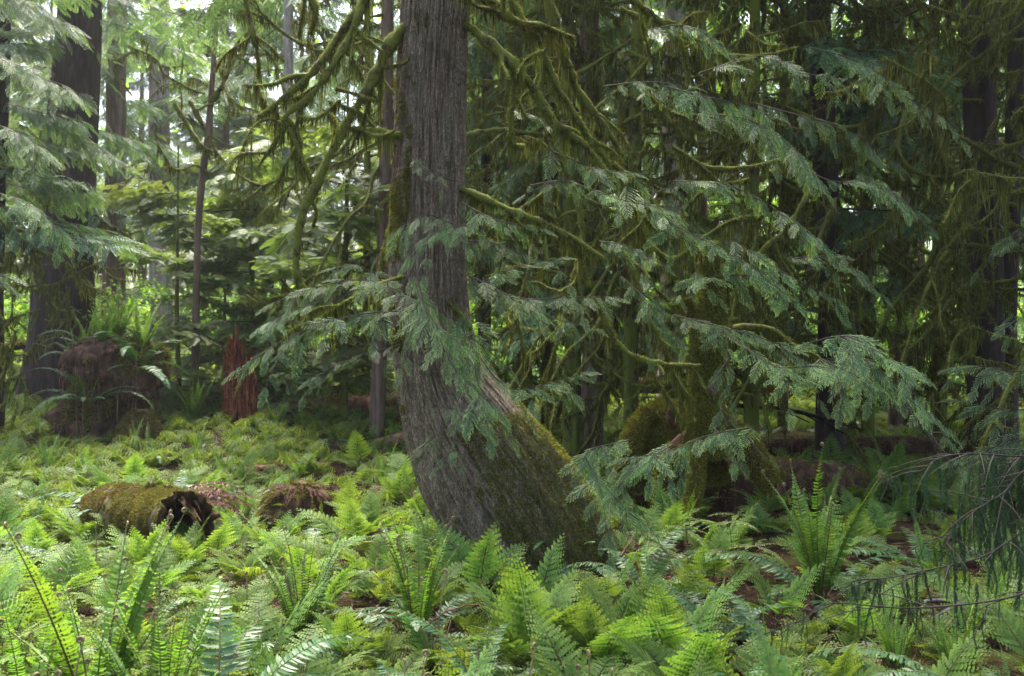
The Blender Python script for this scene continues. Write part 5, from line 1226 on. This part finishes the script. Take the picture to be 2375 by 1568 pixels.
stick("brown stick among litter right of the leaning trunk", L3([(1440, 1290, 6.2), (1465, 1250, 6.3), (1480, 1210, 6.4)]), .008, .005, M['rot2'], 7, 0)
stick("small grey twig on the brown litter below the large curled fern", L3([(1960, 1500, 4.9), (2010, 1495, 4.9), (2060, 1510, 4.9)]), .008, .004, M['greywood'], 8, 2)

# maidenhair-like ferns in the middle right
MH = [sword_frond(.24, .25, -.45, 16, .034, 80 + i) for i in range(2)]
MHm = [g_.mesh("maidenhair_finger", [M['wood'], M['rachis']]) for g_ in MH]
for i, (px, py, h) in enumerate([(1590, 1330, .30), (1690, 1310, .30), (1530, 1350, .24), (1650, 1370, .26), (1750, 1350, .24), (1620, 1290, .26), (1710, 1270, .26), (1500, 1310, .22)]):
    p = np.array(gloc(px, py)); o = thing("maidenhair_fern", ["light green radial fern on a thin stalk, topmost of its patch", "light green radial fern beside the topmost one", "small radial fern nearest the leaning trunk", "radial fern at the front of its patch", "radial fern at the right end of its patch", "radial fern just under the hanging mossy root", "radial fern below the dark hollow under the snag", "pale small radial fern by the hanging cedar sprays"][i], "fern", p, "radial ferns on the dark bank")
    g = G(); tube(g, np.array([[0, 0, 0], [.02, 0, h * .5], [0, 0, h]]), [.003, .0025, .002], 4, .1, 0); obj("stalk", g.mesh("stalk", [M['rachis']]), o)
    rr = random.Random(i)
    for q in range(6):
        obj("leaf", MHm[q % 2], o, M=Matrix.Translation((0, 0, h)) @ Matrix.Rotation(q * 1.05 + rr.uniform(-.2, .2), 4, 'Z') @ Matrix.Rotation(rr.uniform(-.15, .3), 4, 'Y') @ Matrix.Scale(rr.uniform(.6, 1.1), 4))

# dark conifer with drooping twigs at the right edge, trunk outside the frame
M['droop'] = leafmat("drooping_foliage", [(0, (.014, .032, .008)), (.6, (.030, .065, .015)), (1, (.065, .12, .025))], rough=.5, trans=.2)
def hang_twig(seed):
    r = np.random.default_rng(seed); g = G(); L = 1.0; n = 90; q = np.linspace(.02, 1, n); p = np.stack([.05 * np.sin(q * 5 + seed), .03 * np.cos(q * 4), -q * L], -1)
    tube(g, p[::9], np.linspace(.006, .002, len(p[::9])), 3, .3, 1)
    for k in range(5):
        a = r.random(n) * 6.28; D = np.stack([np.cos(a) * .55, np.sin(a) * .55, -np.ones(n)], -1)
        leaves(g, p + r.normal(0, .004, (n, 3)), D, r.normal(0, 1, (n, 3)), r.uniform(.03, .10, n) * (1.1 - .5 * q), .013, np.clip(.3 + .4 * q + r.normal(0, .15, n), 0, 1), 'd')
    return g.pack()
HT_ = [hang_twig(i) for i in range(3)]
dc0 = np.array([P(2760, 1500, 4.6)[0], 4.6, 0.0]); dc0[2] = gz(dc0[0], dc0[1])
dc = thing("drooping_conifer", "dark conifer reaching in at the right edge with curtains of drooping twigs", "tree", dc0)
g = G(); tube(g, np.array([dc0 - [0, 0, .1], dc0 + [0, 0, 1.2], dc0 + [.05, 0, 2.6], dc0 + [.05, 0, 4.2]]), [.07, .06, .045, .02], 14, .5, 0); obj("trunk", shift(g, dc0).mesh("conifer_trunk", [BD]), dc)
for i, (pl, n, l0, l1) in enumerate([
    ([(2740, 1040, 4.6), (2480, 1050, 4.6), (2374, 1058, 4.5), (2250, 1052, 4.45), (2180, 1062, 4.4), (2130, 1095, 4.4)], 90, .08, .30),
    ([(2740, 1060, 4.6), (2480, 1080, 4.5), (2380, 1090, 4.45), (2330, 1140, 4.4), (2290, 1165, 4.35), (2230, 1210, 4.3), (2190, 1265, 4.2)], 90, .10, .34),
    ([(2740, 1150, 4.5), (2500, 1180, 4.4), (2380, 1230, 4.3), (2280, 1290, 4.2), (2160, 1320, 4.1), (2060, 1340, 4.0), (1990, 1345, 4.0)], 80, .07, .26),
    ([(2740, 1000, 4.7), (2480, 1020, 4.6), (2400, 1040, 4.6), (2340, 1080, 4.6), (2330, 1160, 4.6)], 90, .15, .5),
    ([(2740, 1250, 4.3), (2500, 1330, 4.1), (2360, 1380, 4.0), (2250, 1400, 3.9), (2100, 1410, 3.8), (1920, 1400, 3.8), (1860, 1440, 3.8)], 50, .05, .15)]):
    p = spline(L3(pl), 60); g = G(); tube(g, p, np.linspace(.006, .0016, 60), 5, 0, 1)
    rr = np.random.default_rng(i + 50); SD = nrm(rr.normal(0, 1, (16, 3)) * [.6, 1, .35] + [-.7, 0, -.25]) * rr.uniform(.10, .30, (16, 1)); u = rr.uniform(.25, 1, n) ** .8; k = (u * 59).astype(int)
    for q in range(3):
        w_ = np.arange(n) % 3 == q; m = w_.sum(); tl = np.stack([rr.normal(0, .12, m), rr.normal(0, .12, m), np.ones(m)], -1)
        a = rr.random(m) * 6.28
        a = rr.random(m) * 6.28
        pos = p[k[w_]].copy(); st_ = rr.integers(0, 16, m); ka = (np.linspace(12, 58, 16)).astype(int)[st_]; dv = SD[st_]; uu = rr.random(m); pos = p[ka] + dv * uu[:, None] - np.array([0, 0, .05]) * (uu ** 2)[:, None]
        g.inst(HT_[q], frameM(pos, np.stack([np.cos(a), np.sin(a), -(np.cos(a) * tl[:, 0] + np.sin(a) * tl[:, 1])], -1), tl, rr.uniform(l0, l1, m) * rr.uniform(.25, 1.15, m) * (1.1 - .4 * uu)), rr.normal(0, .1, m))
    for j in range(16):
        q0 = p[int(np.linspace(12, 58, 16)[j])]; tube(g, spline([q0, q0 + SD[j] * .5 - [0, 0, .012], q0 + SD[j] - [0, 0, .05]], 6), np.linspace(.003, .0012, 6), 4, .2, 1)
    obj("drooping_branch", shift(g, dc0).mesh("drooping_branch", [M['droop'], M['twig']]), dc)

# young cedar at the right edge and leafy cedar at the top left, trunks just outside the frame
def edge_cedar(label, base, lines, seed, grp=None):
    o = thing("cedar_tree", label, "tree", base, grp); g = G(); base = np.array(base)
    tube(g, np.array([base - [0, 0, .1], base + [0, 0, 2], base + [.05, 0, 4], base + [0, 0, 6.5]]), [.16, .13, .10, .03], 24, .5, 0, disp=lambda r, th, s, d: r * (1 + .2 * (vn(np.stack([th * 2, s, s * 0], -1)) - .5)))
    obj("trunk", shift(g, base).mesh("edge_trunk", [BD]), o)
    for i, (pl, dn, s, tp) in enumerate(lines):
        obj("leafy_branch", shift(leafy_branch(L3(pl), seed + i, dens_=dn * 1.15, s=s, tip=tp, twig=.008), base).mesh("leafy_branch", [M['cedar'], M['twig']]), o)
edge_cedar("young cedar reaching in at the right edge with dark flat sprays", (float(P(2560, 1000, 7.4)[0]), 7.4, .05), [([(2560, 800, 7.4), (2440, 820, 7.2)] + q[0][::-1][:0] + [(2374, 860, 7.0), (2290, 850, 7.0), (2230, 850, 7.1)], q[1], q[2], q[3]) for q in HL[-3:-2]] + [
    ([(2560, 900, 7.4), (2440, 940, 7.1), (2340, 950, 7.0), (2240, 930, 7.1)], 24, (.7, 1.0), -.08), ([(2560, 980, 7.4), (2420, 1010, 7.0), (2330, 1030, 6.9), (2230, 1060, 6.9)], 22, (.7, 1.0), -.1), ([(2560, 700, 7.4), (2440, 700, 7.2), (2330, 760, 7.0)], 18, (.6, .9), -.1), ([(2560, 520, 7.4), (2440, 500, 7.3), (2350, 560, 7.2)], 16, (.6, .9), -.1)], 800)
edge_cedar("leafy cedar reaching in at the top left with broad green sprays", (float(P(-330, 1000, 9.0)[0]), 9.0, 0.0), [
    ([(-330, -60, 9), (-150, 60, 8.7), (-20, 120, 8.4), (80, 170, 8.2), (160, 215, 8.1)], 26, (.7, 1.0), -.05), ([(-330, -120, 9), (-100, -40, 8.8), (60, 0, 8.6), (150, 60, 8.5)], 22, (.7, 1.0), -.15),
    ([(-330, 200, 9), (-120, 260, 8.8), (20, 300, 8.6), (110, 360, 8.5)], 22, (.7, 1.1), -.05), ([(-330, 330, 9), (-100, 420, 9), (60, 470, 9), (140, 540, 9)], 20, (.7, 1.1), -.05), ([(-330, 500, 9), (-120, 600, 9), (20, 640, 9)], 18, (.7, 1.1), -.1)], 830)

# ------------------------------------------------------------------ damp air
def haze():
    m, t, out = nodes("haze_air"); v = N_(t, "ShaderNodeVolumePrincipled"); v.inputs['Density'].default_value = HAZE; v.inputs['Color'].default_value = (.93, .97, .96, 1); v.inputs['Anisotropy'].default_value = .3
    t.links.new(v.outputs[0], out.inputs['Volume'])
    g = G(); box(g, np.array([0, 38, 17.0]), 190, 100, 38); me = g.mesh("haze", [m]); tag(obj("haze", me), "thin damp haze filling the wood", "haze", kind='stuff')
HAZE = .0006
if HAZE > 0: haze()
